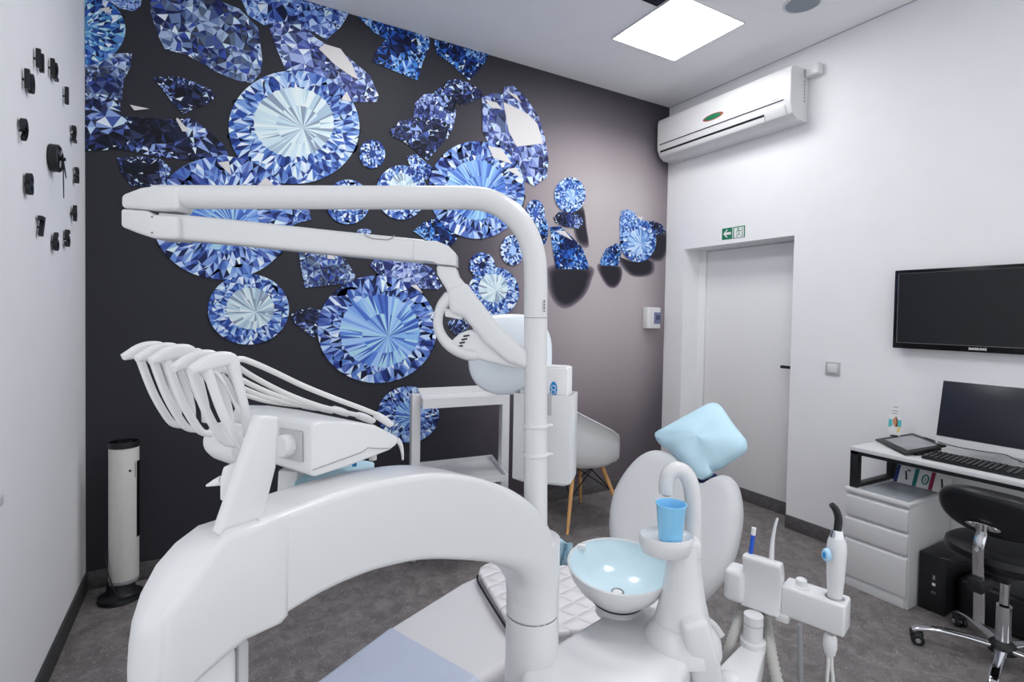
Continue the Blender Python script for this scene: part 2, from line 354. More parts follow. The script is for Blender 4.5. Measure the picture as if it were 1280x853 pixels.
BRIGHT_FACETS = [
    [(0.58, 3.084), (0.613, 3.122), (0.709, 3.118), (0.783, 3.037), (0.819, 2.956), (0.784, 2.962), (0.676, 3.011)],
    [(-0.492, 3.001), (-0.449, 3.026), (-0.439, 2.993)],
    [(0.716, 2.807), (0.75, 2.865), (0.781, 2.806)],
    [(-0.157, 2.51), (-0.127, 2.45), (-0.09, 2.453), (-0.15, 2.52)],
    [(-0.361, 2.545), (-0.277, 2.541), (-0.343, 2.519)],
    [(0.042, 2.307), (0.098, 2.324), (0.111, 2.244)],
    [(0.248, 2.208), (0.29, 2.261), (0.334, 2.22)],
    [(1.87, 3.039), (1.986, 3.017), (2.092, 2.991), (2.172, 2.935), (2.226, 2.798), (1.992, 2.734), (1.921, 2.833)],
    [(1.719, 3.024), (1.817, 3.022), (1.864, 2.986), (1.778, 2.974)],
    [(1.882, 3.13), (1.984, 3.111), (2.027, 3.061)],
    [(1.751, 2.698), (1.857, 2.698), (1.961, 2.598), (1.798, 2.619)],
    [(1.907, 2.554), (1.996, 2.579), (2.039, 2.508)],
    [(2.346, 2.141), (2.446, 2.15), (2.526, 2.081)],
    [(0.638, 1.849), (0.667, 1.847), (0.692, 1.808), (0.644, 1.805)],
    [(1.181, 1.663), (1.226, 1.671), (1.272, 1.613)],
    [(3.201, 2.346), (3.275, 2.347), (3.248, 2.316)],
]
PRINTED_SHADOWS = [
    [(2.353, 1.847), (2.693, 1.86), (2.696, 1.762), (2.641, 1.656), (2.531, 1.575), (2.437, 1.566), (2.359, 1.633), (2.326, 1.745)],
    [(3.023, 1.981), (3.186, 1.951), (3.372, 1.992), (3.404, 1.895), (3.32, 1.848), (3.152, 1.853)],
    [(2.809, 1.894), (3.016, 1.9), (3.037, 1.806), (2.977, 1.735), (2.889, 1.758)],
    [(3.366, 2.188), (3.549, 2.226), (3.564, 2.091), (3.508, 2.001), (3.372, 1.999), (3.313, 2.072)],
    [(2.528, 2.292), (2.623, 2.341), (2.659, 2.196), (2.679, 2.068), (2.581, 2.092)],
]
def mural_ground():
    m = bpy.data.materials.new('mural_ground'); m.use_nodes = True; nt = m.node_tree; L = nt.links.new
    b = nt.nodes['Principled BSDF']; b.inputs['Roughness'].default_value = .55; b.inputs['Specular IOR Level'].default_value = .2
    tc = nt.nodes.new('ShaderNodeTexCoord'); sp = nt.nodes.new('ShaderNodeSeparateXYZ'); L(tc.outputs['Object'], sp.inputs[0])
    def rng(src, a, b_, lo=0, hi=1):
        r = nt.nodes.new('ShaderNodeMapRange'); r.interpolation_type = 'SMOOTHSTEP'
        for i, v in enumerate((a, b_, lo, hi)): r.inputs[i+1].default_value = v
        L(src, r.inputs[0]); return r.outputs[0]
    def mul(a, b_):
        k = nt.nodes.new('ShaderNodeMath'); k.operation = 'MULTIPLY'; L(a, k.inputs[0]); L(b_, k.inputs[1]); return k.outputs[0]
    # object origin: bottom centre of the print, x to the right, z up
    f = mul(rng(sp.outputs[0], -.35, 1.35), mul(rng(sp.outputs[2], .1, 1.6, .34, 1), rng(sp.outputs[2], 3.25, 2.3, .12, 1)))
    f = mul(f, rng(sp.outputs[0], 2.12, 1.65, .52, 1))  # print's own gradient, plus the air conditioner's shadow put into the colour
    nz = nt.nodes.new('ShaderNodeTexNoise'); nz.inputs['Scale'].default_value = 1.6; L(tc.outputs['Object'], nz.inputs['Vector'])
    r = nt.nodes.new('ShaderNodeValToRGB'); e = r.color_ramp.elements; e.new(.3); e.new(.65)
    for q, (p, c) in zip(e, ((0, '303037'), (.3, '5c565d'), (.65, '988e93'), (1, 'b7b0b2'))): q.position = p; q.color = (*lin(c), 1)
    L(f, r.inputs['Fac']); L(r.outputs['Color'], b.inputs['Base Color']); return m
def mural_print():
    m = bpy.data.materials.new('mural_gem_print'); m.use_nodes = True; nt = m.node_tree
    b = nt.nodes['Principled BSDF']; b.inputs['Roughness'].default_value = .5; b.inputs['Specular IOR Level'].default_value = .2
    a = nt.nodes.new('ShaderNodeAttribute'); a.attribute_name = 'print'; nt.links.new(a.outputs['Color'], b.inputs['Base Color']); return m
def clip(poly):
    for ax, lim, sg in ((0, LX+.002, 1), (0, RX-.002, -1), (1, HZ-.002, -1), (1, SK, 1)):
        out = []
        for i in range(len(poly)):
            p, q = poly[i-1], poly[i]; dp, dq = (p[ax]-lim)*sg, (q[ax]-lim)*sg
            if (dp >= 0) != (dq >= 0):
                t = dp/(dp-dq); out.append((p[0]+(q[0]-p[0])*t, p[1]+(q[1]-p[1])*t))
            if dq >= 0: out.append(q)
        poly = out
        if len(poly) < 3: return None
    return poly
TONES = {  # palettes of the printed stones
 'blue': ['24357c', '3a55a4', '5275c0', '6f93d6', '92b2e6', 'b8d0f2', '1c2858', '5a6cb4', '141c3e', '7c9ad8'],
 'deep': ['10204e', '1c3f92', '2a62bf', '4a8ad8', '0b1434', '16285f', '86b6ea', '0e1a3c'],
 'purple': ['29326a', '43509a', '5f70b4', '8092cc', '1d2349', '9fb0de', '333f6c', '52618a', 'b6c6ea'],
 'dark': ['14172c', '1e2444', '2b386e', '4a5fa8', '12141f', '23283c', '8fa7dc', '1a1d33', '343b5c'],
 'grey': ['28346e', '4a5c8c', '7088b4', '8fa3c4', '1d2550', '5b6a86', 'a9bddc', '3a4fa6', '3b4152'],
 'pale': ['2b4a9c', '4b72bf', '7ba0da', 'a6c4ea', '1b2f70', 'c9dcf2', '5d7fc8', '33468c'],
 'cyan': ['2b5ca8', '4a8cc8', '84c0de', '1d3a80', '2f56ac', 'aed6ea', '13204e', '5a86cc'],
 'light': ['2f56a8', '5a84cc', '8fb4e6', 'b8d4f4', '1d347a', '4870bc'],
 'small': ['1d2f70', '3c5cae', '6f93d8', 'a3c2f0', 'd2e2f8', '141f48', '2b4488']}
TABLES = {'blue': ['5a82d4', '7aa0e2', '9fc2ee', '4a6cc2', '88b6e6', '3c58ac', 'a9d4e8'], 'pale': ['c9dfe8', 'dcebee', 'b4cfdc', 'e2eef0', 'a7bfd2', 'cfe3ee', '8a9ab0'],
 'cyan': ['96cce0', '74b0d4', 'b0dce6', '4f90c6', '3a6cb4'], 'light': ['a9caf0', '7fa8e0', 'c6def6', '5b86cc']}
class Print:
    def __init__(s): s.v = []; s.f = []; s.c = []; s.y = DY - .0016
    def face(s, poly, col):
        poly = clip(poly)
        if not poly: return
        o = len(s.v); s.v += [(p[0], s.y, p[1]) for p in poly]; s.f.append(list(range(o, o+len(poly)))); s.c.append(lin(col))
    def layer(s): s.y -= .00012
    def facets(s, outline, ctr, rings, pal, rnd, jit=.5, sparkle=.1):
        n = len(outline); R = []
        for q, k in enumerate(rings):
            ring = []
            for i in range(n):
                a = outline[i] if q % 2 == 0 else ((outline[i][0]+outline[(i+1) % n][0])/2, (outline[i][1]+outline[(i+1) % n][1])/2)
                kk = k if q in (0,) else k*(1 + (rnd.random()-.5)*jit*.55)
                ring.append((ctr[0]+(a[0]-ctr[0])*kk, ctr[1]+(a[1]-ctr[1])*kk))
            R.append(ring)
        def col(): return rnd.choice(['e6eefa', 'c4daf6', 'dff2f6']) if rnd.random() < sparkle else rnd.choice(pal)
        for q in range(len(R)-1):
            a, b_ = R[q], R[q+1]
            for i in range(n):
                j = (i+1) % n; s2 = (i+1) % n if q % 2 == 0 else i
                if q % 2 == 0: s.face([a[i], a[j], b_[i]], col()); s.face([a[j], b_[j], b_[i]], col())
                else: s.face([a[i], b_[j], b_[i]], col()); s.face([a[i], a[j], b_[j]], col())
        s.face(R[-1], rnd.choice(pal))
    def round(s, tone, c, ax, up, table):
        rnd = random.Random(int(abs(c[0]*977 + c[1]*3331)*100)); size = math.hypot(*up)
        n = int(max(16, min(64, size*230)))
        E = lambda t, k=1, o=(0, 0): (c[0]+ax[0]*(math.cos(t)*k+o[0])+up[0]*(math.sin(t)*k+o[1]), c[1]+ax[1]*(math.cos(t)*k+o[0])+up[1]*(math.sin(t)*k+o[1]))
        out = [E(2*math.pi*i/n) for i in range(n)]
        rings = [1, .93, .85, .76, .66, .55, .42, .26, .12] if size > .12 else [1, .86, .7, .5, .28]
        s.facets(out, c, rings, TONES[tone], rnd, .45, .1); s.layer()
        if table:
            ox, oy, k = table; m = n - n % 2; o = (ox*.4, -oy*.6); pal = TABLES.get(tone, TABLES['light'])
            ctr = E(0, 0, (ox*.4 + .12, -oy*.6 - .1))
            rim = [E(2*math.pi*(i + rnd.random()*.35)/m, k*(1 if i % 2 else .97), o) for i in range(m)]
            mid = [((p[0]*.55+ctr[0]*.45), (p[1]*.55+ctr[1]*.45)) for p in rim]
            for i in range(m):
                j = (i+1) % m; c1 = rnd.choice(pal)
                c2 = c1 if rnd.random() < .55 else rnd.choice(pal)
                s.face([rim[i], rim[j], mid[j]], c1); s.face([rim[i], mid[j], mid[i]], rnd.choice(pal) if rnd.random() < .45 else c1); s.face([mid[i], mid[j], ctr], c2)
            s.layer()
    def side(s, tone, poly):
        rnd = random.Random(int(abs(poly[0][0]*991 + poly[0][1]*773)*100)); pts = []
        if len(poly) > 2 and self_big(poly): return s.shards(tone, poly, rnd)
        n = len(poly); L = sum(math.dist(poly[i-1], poly[i]) for i in range(n)); step = max(.015, L/64)
        for i in range(n):
            p, q = poly[i], poly[(i+1) % n]; k = max(1, round(math.dist(p, q)/step))
            pts += [(p[0]+(q[0]-p[0])*t/k, p[1]+(q[1]-p[1])*t/k) for t in range(k)]
        ctr = (sum(p[0] for p in pts)/len(pts), sum(p[1] for p in pts)/len(pts))
        pal = TONES[tone]
        if tone in ('dark', 'deep'):
            s.facets(pts, ctr, [1, .92, .83, .73, .6, .45, .25], pal, rnd, .6, .06 if tone == 'dark' else .1)
            rim = TONES['small']       # glittering girdle
            for i in range(len(pts)):
                if rnd.random() < .55:
                    a, b_ = pts[i], pts[(i+1) % len(pts)]; k = .8 + rnd.random()*.12
                    s.face([a, b_, (ctr[0]+(b_[0]-ctr[0])*k, ctr[1]+(b_[1]-ctr[1])*k)], rnd.choice(rim))
        else: s.facets(pts, ctr, [1, .91, .81, .7, .57, .42, .24], pal, rnd, .7, .11)
        s.layer()
def self_big(poly): return True
def shards(s, tone, poly, rnd):
    from mathutils.geometry import delaunay_2d_cdt
    n = len(poly); pal = TONES[tone]; sh = []
    area = abs(sum(poly[i-1][0]*poly[i][1]-poly[i][0]*poly[i-1][1] for i in range(n)))/2
    ctr = (sum(p[0] for p in poly)/n, sum(p[1] for p in poly)/n)
    R = math.sqrt(area/math.pi); step = max(.010, R*.125); out = []
    for i in range(n):
        p, q = poly[i], poly[(i+1) % n]; k = max(1, round(math.dist(p, q)/step))
        out += [(p[0]+(q[0]-p[0])*t/k, p[1]+(q[1]-p[1])*t/k) for t in range(k)]
    m = len(out); pts = list(out)
    def inside(x, y):
        c = False
        for i in range(m):
            (x1, y1), (x2, y2) = out[i-1], out[i]
            if (y1 > y) != (y2 > y) and x < (x2-x1)*(y-y1)/(y2-y1)+x1: c = not c
        return c
    for k in range(m):                                       # glittering girdle: many small shards near the rim
        for u in (.93, .86, .78):
            if rnd.random() < .8:
                a = out[k]; f = u + (rnd.random()-.5)*.07; g = (rnd.random()-.5)*step
                x, y = ctr[0]+(a[0]-ctr[0])*f + g, ctr[1]+(a[1]-ctr[1])*f + g
                if inside(x, y): pts.append((x, y))
    for k in range(int(min(120, 20 + area*700))):                # fewer, larger facets inside
        a = out[rnd.randrange(m)]; f = .72*math.sqrt(rnd.random())
        x, y = ctr[0]+(a[0]-ctr[0])*f, ctr[1]+(a[1]-ctr[1])*f
        if inside(x, y): pts.append((x, y))
    vs, _, fs, *_ = delaunay_2d_cdt([V(p) for p in pts], [(i, (i+1) % m) for i in range(m)], [], 1, 1e-5)
    ph = rnd.random()*6; dark = tone in ('dark', 'deep'); order = sorted(pal, key=lambda c: sum(lin(c)))
    for f in fs:
        p = [tuple(vs[i]) for i in f]; x = sum(a[0] for a in p)/3; y = sum(a[1] for a in p)/3
        e = math.dist((x, y), ctr)/R
        w = .5 + .3*math.sin(x*16+ph)*math.cos(y*19-ph) + (rnd.random()-.5)*.95
        if dark: w -= .28*max(0, 1.0-e) - .05
        w = min(.999, max(0, w)); c = order[int(w*len(order))]
        if rnd.random() < (.07 if e > .6 else .03): c = rnd.choice(['e6eefa', 'c4daf6', 'cfe6f0'])
        s.face(p, c)
    s.layer()
Print.shards = shards
pr_ = Print()
mg = B().bx((LX+.001, DY-.0015, SK), (RX-.001, DY, HZ-.001))
mural = mg.build('wall_mural', mural_ground(), flat=True)
tag(mural, 'dark printed wall mural of blue cut diamonds covering the whole back wall', 'mural')
for sh in PRINTED_SHADOWS:            # the soft dark shapes of the printed picture
    cx_ = sum(p[0] for p in sh)/len(sh); cz_ = sum(p[1] for p in sh)/len(sh)
    sh = [(p.x, p.y) for p in smooth_path([(a, b_, 0) for a, b_ in sh], 4, True)]
    for k, c in ((1.18, '857d85'), (1.14, '786f79'), (1.09, '68606b'), (1.04, '565059'), (.98, '433f48'), (.91, '34313a'), (.83, '2a2830')):
        pr_.face([(cx_+(p[0]-cx_)*k, cz_+(p[1]-cz_)*k) for p in sh], c); pr_.layer()
order = [('s', q) for q in SIDE_STONES] + [('r', q) for q in ROUND_STONES]
for k, q in order:
    if k == 's': pr_.side(*q)
    else: pr_.round(*q)
for fc in BRIGHT_FACETS:
    pr_.face(fc, 'd9d6d6')
me = bpy.data.meshes.new('gemstone_print'); mo = mural.location
me.from_pydata([(p[0]-mo.x, p[1]-mo.y, p[2]-mo.z) for p in pr_.v], [], pr_.f)
at_ = me.color_attributes.new('print', 'FLOAT_COLOR', 'CORNER')
for p, c in zip(me.polygons, pr_.c):
    for li in p.loop_indices: at_.data[li].color = (*c, 1)
me.materials.append(mural_print())
gp = bpy.data.objects.new('gemstone_print', me); COL.objects.link(gp); gp.parent = mural
gp['label'] = 'printed blue cut stones'

# ---------------------------------------------------------------- ceiling fixtures
def panel(x0, y0, x1, y1, label, lit=True):
    t = thing('ceiling_light', label, 'ceiling light', ((x0+x1)/2, (y0+y1)/2, HZ-.014), 'square ceiling panels')
    f = B(); w_ = .008; z0, z1 = HZ-.012, HZ
    for lo, hi in (((x0-w_, y0-w_), (x1+w_, y0)), ((x0-w_, y1), (x1+w_, y1+w_)), ((x0-w_, y0), (x0, y1)), ((x1, y0), (x1+w_, y1))):
        f.bx((lo[0], lo[1], z0), (hi[0], hi[1], z1))
    f.build('panel_frame', 'white2', t)
    B().bx((x0, y0, HZ-.008), (x1, y1, HZ-.002)).build('diffuser', M['lamp'], t)
M['lamp'] = mat('lit_diffuser', 'ffffff', .5, emit=PANEL_POWER, noise=0)
panel(2.354, 2.229, 2.926, 2.806, 'bright square ceiling panel light between the mural and the air conditioner')
panel(1.15, .25, 1.722, .822, 'unseen square ceiling panel light added above the treatment unit')  # added for fill light, out of view
panel(.75, 2.07, 1.322, 2.642, 'unseen square ceiling panel light added above the bent lamp tube')  # also added, brightens the mural side from out of view
# dark square opening beside the lit panel
t = B(); t.bx((1.75, 1.83, HZ-.004), (2.34, 2.392, HZ-.001)); o = t.build('ceiling_vent', 'dark')
tag(o, 'dark square ceiling opening at the corner of the lit panel', 'ceiling vent')
sp = thing('ceiling_speaker', 'round grey ceiling speaker near the right wall', 'speaker', (3.065, 1.93, HZ-.02))
c0 = onz(1003, 4, HZ)
B().lathe([(.105, 0), (.105, -.004), (.094, -.008), (.092, -.004), (.092, 0)], (c0.x, c0.y, HZ), seg=40, cap=False).build('speaker_rim', 'white2', sp)
B().lathe([(.0, -.009), (.06, -.008), (.0925, -.004), (.0925, -.001), (0, -.001)], (c0.x, c0.y, HZ), seg=40).build('speaker_grille', 'spk', sp)

# ---------------------------------------------------------------- air conditioner
ac = thing('air_conditioner', 'white wall-mounted split air conditioner above the door', 'air conditioner', (RX, 2.78, 2.84))
ax0, ay0, ay1, az0, az1 = 3.365, 2.185, 3.40, 2.835, 3.19
prof = [(RX-.001, az1), (ax0+.03, az1), (ax0+.008, az1-.015), (ax0, az1-.05), (ax0, az0+.16), (ax0+.004, az0+.09), (ax0+.03, az0+.035), (ax0+.08, az0+.004), (RX-.001, az0)]
body = B().prism([(p[0], ay0, p[1]) for p in prof], (0, ay1-ay0, 0), .008, seg=3).build('casing', 'white', ac)
g = B()
g.bx((ax0-.0015, ay0+.05, az0+.126), (ax0+.02, ay1-.03, az0+.133)); g.build('panel_seam', 'ink', ac)
s_ = (V((.026, 0, -.055))).normalized(); nrm = V((-.055, 0, -.026)).normalized()
mid = V((ax0+.017, 0, az0+.0625))
def acbar(name, t0, y0, y1, hgt, th, m):
    c = mid + s_*t0 + V((0, (y0+y1)/2, 0)) + nrm*(th/2 - .004)
    return B().box(c, (hgt, y1-y0, th), .002, 0, (s_, Y, s_.cross(Y))).build(name, m, ac)
acbar('air_outlet', -.012, ay0+.20, ay1-.035, .014, .012, 'black')
acbar('louvre', .016, ay0+.20, ay1-.035, .036, .012, 'white2')
acbar('display_cover', .0, ay0+.04, ay0+.19, .066, .012, 'white2')
lg = B(); gy, gz = 2.815, 3.032
lg.lathe([(0, .003), (.088, .002), (.096, 0)], (ax0, gy, gz), (-1, 0, 0), 40, 0, 1, .26, Y); lg.build('oval_badge', 'red', ac)
B().lathe([(0, .0045), (.074, .0035), (.078, .001)], (ax0, gy, gz), (-1, 0, 0), 40, 0, 1, .25, Y).build('badge_inlay', 'green', ac)
q = B(); q.bx((ax0-.0012, 2.27, az0+.147), (ax0+.004, 2.33, az0+.151)); q.bx((ax0-.0012, 2.285, az0+.154), (ax0+.004, 2.325, az0+.157)); q.build('casing_mark', 'lgrey', ac)
v_ = B()
for k in range(7): v_.bx((RX-.055, ay0-.001, az0+.13+k*.022), (RX-.045, ay0+.003, az0+.142+k*.022))
v_.build('side_vent', 'grey', ac)
cc = thing('pipe_cover', 'small white pipe cover box beside the air conditioner', 'pipe cover', (RX, 2.13, 3.13))
B().bx((RX-.06, 2.085, 3.125), (RX-.001, ay0-.002, 3.2), .012, seg=3).build('cover_shell', 'white', cc)
B().bx((RX-.045, ay0-.012, 3.13), (RX-.005, ay0-.002, 3.185), .003).build('collar', 'white2', cc)

# ---------------------------------------------------------------- exit sign, light switch, breaker box
es = thing('exit_sign', 'small green and white emergency exit sign above the door', 'sign', (RX, 2.76, 2.10))
y1_, y0_, sz0, sz1 = 2.862, 2.655, 2.108, 2.197
B().bx((RX-.003, y0_, sz0), (RX, y1_, sz1)).build('sign_plate', 'green', es)
q = B(); ym = (y1_+y0_)/2 + .004; xs = RX-.0036
yc, zc = (y1_+ym)/2+.002, (sz0+sz1)/2
q.prism([(xs, yc+a, zc+b_) for a, b_ in ((.036, 0), (.004, .032), (-.008, .032), (.012, .010), (-.036, .010), (-.036, -.010), (.012, -.010), (-.008, -.032), (.004, -.032))], (-.0005, 0, 0))
q.build('arrow', 'paper', es)
q = B(); q.bx((xs-.0004, y0_+.008, sz0+.002), (xs+.0006, ym-.012, sz1-.008)); q.bx((xs-.0004, ym-.003, sz0), (xs+.0006, ym+.003, sz1)); q.build('doorway', 'paper', es)
q = B(); rc = (ym+y0_)/2; P2 = lambda a, b_: V((xs-.001, rc+a, sz0+b_))
q.lathe([(0, .001), (.0075, .0005), (.0078, 0)], P2(.004, .070), (-1, 0, 0), 14)
for pts in (((.0, .060), (-.006, .036)), ((-.006, .036), (.012, .022), (.016, .008)), ((-.006, .036), (-.012, .02), (-.022, .014)), ((0, .058), (.016, .052), (.018, .04)), ((0, .058), (-.014, .05), (-.02, .056))):
    q.tube([P2(*p) for p in pts], .0034, 6, flat=.3)
q.build('running_figure', 'green', es)
q = B(); q.bx((xs-.0008, y0_+.018, sz0+.004), (xs, y0_+.024, sz1-.01)); q.build('door_edge', 'green', es)
sw = thing('light_switch', 'square light switch with grey frame on the right wall', 'switch', (RX, 1.96, 1.11))
sc_ = onx(1041.5, 461, RX)
B().box((RX-.005, sc_.y, sc_.z), (.010, .092, .088), .002).build('switch_frame', 'lgrey', sw)
B().box((RX-.011, sc_.y, sc_.z+.002), (.008, .06, .058), .002).build('rocker', 'white', sw)
bk = thing('breaker_box', 'small white fuse box with tinted window on the mural', 'fuse box', (3.42, DY, 1.36))
bx0, bx1, bz0, bz1 = 3.303, 3.460, 1.38, 1.565
B().prism([(bx0, DY-.002, bz0), (bx0, DY-.06, bz0), (bx0+.02, DY-.075, bz0), (bx1-.02, DY-.075, bz0), (bx1, DY-.06, bz0), (bx1, DY-.002, bz0)], (0, 0, bz1-bz0), .008, seg=3).build('enclosure', 'white', bk)
wn = B().bx((bx0+.066, DY-.079, bz0+.042), (bx1-.014, DY-.070, bz1-.042), .003).build('window', 'socket', bk)
q = B(); q.bx((bx0+.090, DY-.083, bz0+.078), (bx0+.102, DY-.077, bz0+.118), .002); q.build('breaker_toggle', 'black', wn)
q = B(); q.bx((bx0+.116, DY-.083, bz0+.078), (bx0+.128, DY-.077, bz0+.118), .002); q.build('breaker_toggle', 'navy', wn)

# ---------------------------------------------------------------- stick-on wall clock
NUM = {'12': (62, 87), '1': (78.5, 120), '2': (88, 168), '3': (91.5, 220), '4': (88.5, 267), '5': (79.5, 299), '6': (64.5, 303), '7': (46, 284), '8': (30.5, 231), '9': (23.5, 163), '10': (30, 102), '11': (44, 76)}
for k, (a, b_) in NUM.items():
    p = onx(a, b_, LX)
    q = B().text(k, .098 if len(k) == 1 else .088, (LX+.007, p.y, p.z), Y, Z, .013, bold=.003)
    q.cyl((LX, p.y - (.0 if len(k) == 1 else .022), p.z), (LX+.0075, p.y - (.0 if len(k) == 1 else .022), p.z), .004, seg=10)
    if len(k) == 2: q.cyl((LX, p.y+.02, p.z), (LX+.0075, p.y+.02, p.z), .004, seg=10)
    o = q.build('clock_numeral', 'black')
    tag(o, f'black raised numeral {k} of the stick-on clock, left wall', 'clock numeral', 'stick-on clock numerals')
p = onx(62, 197, LX)
ck = thing('clock_movement', 'black round clock hub with two hands on the left wall', 'clock', p)
B().lathe([(0, 0), (.050, 0), (.054, .004), (.054, .030), (.047, .035), (.044, .030), (0, .028)], p, X, 36).build('hub', 'black', ck)
def hand(n, ang, ln, w_):
    u = V((0, math.sin(ang), math.cos(ang))); s2 = V((0, math.cos(ang), -math.sin(ang))); o = p + X*.040
    B().prism([o - u*.02 - s2*w_, o + u*ln*.6 - s2*w_, o + u*ln, o + u*ln*.6 + s2*w_, o - u*.02 + s2*w_], (.003, 0, 0)).build(n, 'black', ck)
hand('hour_hand', math.radians(140), .085, .005); hand('minute_hand', math.radians(176), .155, .0035)
q = B().cyl(p+X*.03, p+X*.05, .007, seg=12).build('spindle', 'black', ck)
q = B(); 
for k in range(4):
    a = k*1.57+.4; q.tube([p+X*.034+V((0, math.sin(a), math.cos(a)))*.012, p+X*.034+V((0, math.sin(a), math.cos(a)))*.042], .004, 8)
q.build('inner_spokes', 'steel', ck)
# worktop corner at the left edge of the photo
cpos = onx(4, 618, LX+.03)
tag(B().bx((LX+.001, cpos.y-.6, cpos.z-.03), (LX+.032, cpos.y, cpos.z+.002), .003).build('wall_shelf', 'white2'), 'corner of a narrow white ledge on the left wall', 'ledge')

# ---------------------------------------------------------------- treatment unit: foot block, post, delivery arm, cuspidor
EA = V((-math.cos(.436), -math.sin(.436), 0)); NA = V((-math.sin(.436), math.cos(.436), 0))   # arm direction and its depth direction
pc = at(665.5, 760, 1.135); POST = V((pc.x, pc.y, 0)); FRONT = POST - NA*.042
def onf(x, y, off=0): return on_plane(x, y, FRONT + NA*off, NA)
un = thing('treatment_unit', 'white dental treatment unit with arched arm and spittoon column in the foreground', 'dental unit', (.9, .85, 0))
BZ = .748
base_poly = [(p.x, p.y) for p in (onz(a, c, BZ) for a, c in ((648, 860), (655, 818), (692, 803), (766, 759), (800, 752), (852, 764), (876, 800), (854, 842), (846, 905), (652, 930)))]
B().prism([(a, b_, .03) for a, b_ in base_poly], (0, 0, BZ-.03), .02, seg=4).build('foot_block', 'white', un)
B().prism([(.085+a*.9, .085+b_*.9, 0) for a, b_ in base_poly], (0, 0, .035)).build('plinth', 'lgrey', un)
sd = B().prism([V((*base_poly[6], .2))*.6 + V((*base_poly[7], .2))*.4, V((*base_poly[7], .2))*.8 + V((*base_poly[6], .2))*.2, V((*base_poly[7], .66))*.8 + V((*base_poly[6], .66))*.2, V((*base_poly[6], .66))*.6 + V((*base_poly[7], .66))*.4], (.008, -.004, 0), .003); sd.build('side_hatch', 'lgrey', un)
ps = B()
ps.lathe([(.0565, .6), (.0565, .835), (.0545, .8375), (.0545, .8405), (.0565, .843), (.056, 1.0)], POST, seg=40)
ps.build('post', 'white', un)
B().lathe([(.0555, .8375), (.0555, .8405)], POST, seg=40).build('post_seam', 'grey', un)
# arch: swept from the post up and over to the level arm
cl = [(665.5, 800, .056, .055), (665.5, 735, .056, .055), (661, 700, .058, .055), (645, 672, .062, .052), (618, 655, .066, .048), (580, 646, .067, .044), (540, 646, .065, .042), (490, 655, .062, .041), (450, 667, .0605, .040), (400, 687, .060, .040), (335, 719, .062, .040)]
def arch_pt(a, b_):
    t = max(0, min(1, (645 - a)/110)); return onf(a, b_, .042)*(1-t) + (onf(a, b_) + NA*.042)*t
pts = smooth_path([arch_pt(a, b_) for a, b_, _, _ in cl], 6)
hb_ = smooth_vals([q[2] for q in cl], 6); ha_ = smooth_vals([q[3] for q in cl], 6)
secs = []
for i, (h_, a_) in enumerate(zip(hb_, ha_)):
    k = min(1, max(0, (i - 8)/22)); r_ = min(a_, h_)*(.98*(1-k) + .24*k)
    secs.append(rrect(a_, h_, r_*.99, 6))
B().sweep(pts, secs, side=NA).build('delivery_arm', 'white', un, angle=55)
jf = [(199, 905), (199, 830), (199, 800), (200, 778), (215, 759), (234, 736), (252, 712), (270, 688), (286, 668), (322, 656), (364, 643), (363, 770), (355, 780), (312, 801), (288, 820), (250, 853), (222, 880)]
jb = [(155, 905), (154, 830), (156, 800), (160, 772), (171, 738), (190, 703), (214, 676), (242, 655), (276, 644.5), (318, 631), (356, 620)]
f0 = [onf(a, b_) for a, b_ in jf]; k0 = [onf(a, b_, .080) for a, b_ in jb] + [p + NA*.080 for p in f0[len(jb):]]
fc0 = sum(f0, V((0, 0, 0)))/len(f0); ins = lambda p, d_: p + (fc0-p).normalized()*d_
rings = [[ins(p, .010) for p in f0], [ins(p, .003) + NA*.0012 for p in f0], [p + NA*.006 for p in f0], [a*.5 + b_*.5 + (a-fc0).normalized()*.002 for a, b_ in zip(f0, k0)], [p - NA*.012 + (p-fc0).normalized()*.001 for p in k0], [ins(p, .006) for p in k0]]
n_ = len(f0); q = B()
q.add([p for r_ in rings for p in r_], [[i*n_+j, i*n_+(j+1) % n_, (i+1)*n_+(j+1) % n_, (i+1)*n_+j] for i in range(len(rings)-1) for j in range(n_)] + [list(range(n_))[::-1], [(len(rings)-1)*n_+j for j in range(n_)]])
q.build('arm_end_housing', 'white', un, angle=60)
B().prism([onf(a, b_, .012) for a, b_ in ((206, 800), (300, 806), (300, 1500), (206, 1500))], NA*.06, .012, seg=3).build('hanging_column', 'white2', un)
B().prism([onf(a, b_, .018) for a, b_ in ((298, 800), (312.5, 800), (312.5, 1400), (298, 1400))], NA*.04, .004).build('column_rail', 'lgrey', un)

# spittoon
PIL = at(853, 770, 1.2); PX_, PY_ = PIL.x, PIL.y
pil = B().lathe([(.086, BZ-.02), (.084, BZ+.004), (.072, BZ+.022), (.0605, BZ+.038), (.0595, BZ+.040), (.0595, BZ+.042), (.0605, BZ+.044), (.048, .845), (.038, .91), (.034, .965)], (PX_, PY_, 0), seg=44).build('spittoon_column', 'white', un)
bc = at(773.5, 706, 1.3); tilt = (Z - CW*.10).normalized()
bowl = B().lathe([(.03, -.089), (.064, -.088), (.070, -.080), (.099, -.054), (.117, -.027), (.1255, -.003), (.1262, .001), (.1235, .003), (.1195, -.002)], bc, tilt, 56, cap=False).build('spittoon_bowl', 'white', un, angle=60)
B().lathe([(.1212, .001), (.118, -.010), (.108, -.032), (.085, -.055), (.05, -.068), (.02, -.072), (.016, -.0735), (0, -.0735)], bc, tilt, 56, cap=False).build('glass_liner', 'bowlglass', bowl, angle=80)
B().lathe([(.016, -.0715), (.013, -.0705), (.011, -.0722), (0, -.0722)], bc, tilt, 20, cap=False).build('drain', 'steel', bowl)
B().lathe([(.0655, -.0885), (.0690, -.0845), (.0690, -.0825)], bc, tilt, 40).build('bowl_foot_ring', 'black', bowl)
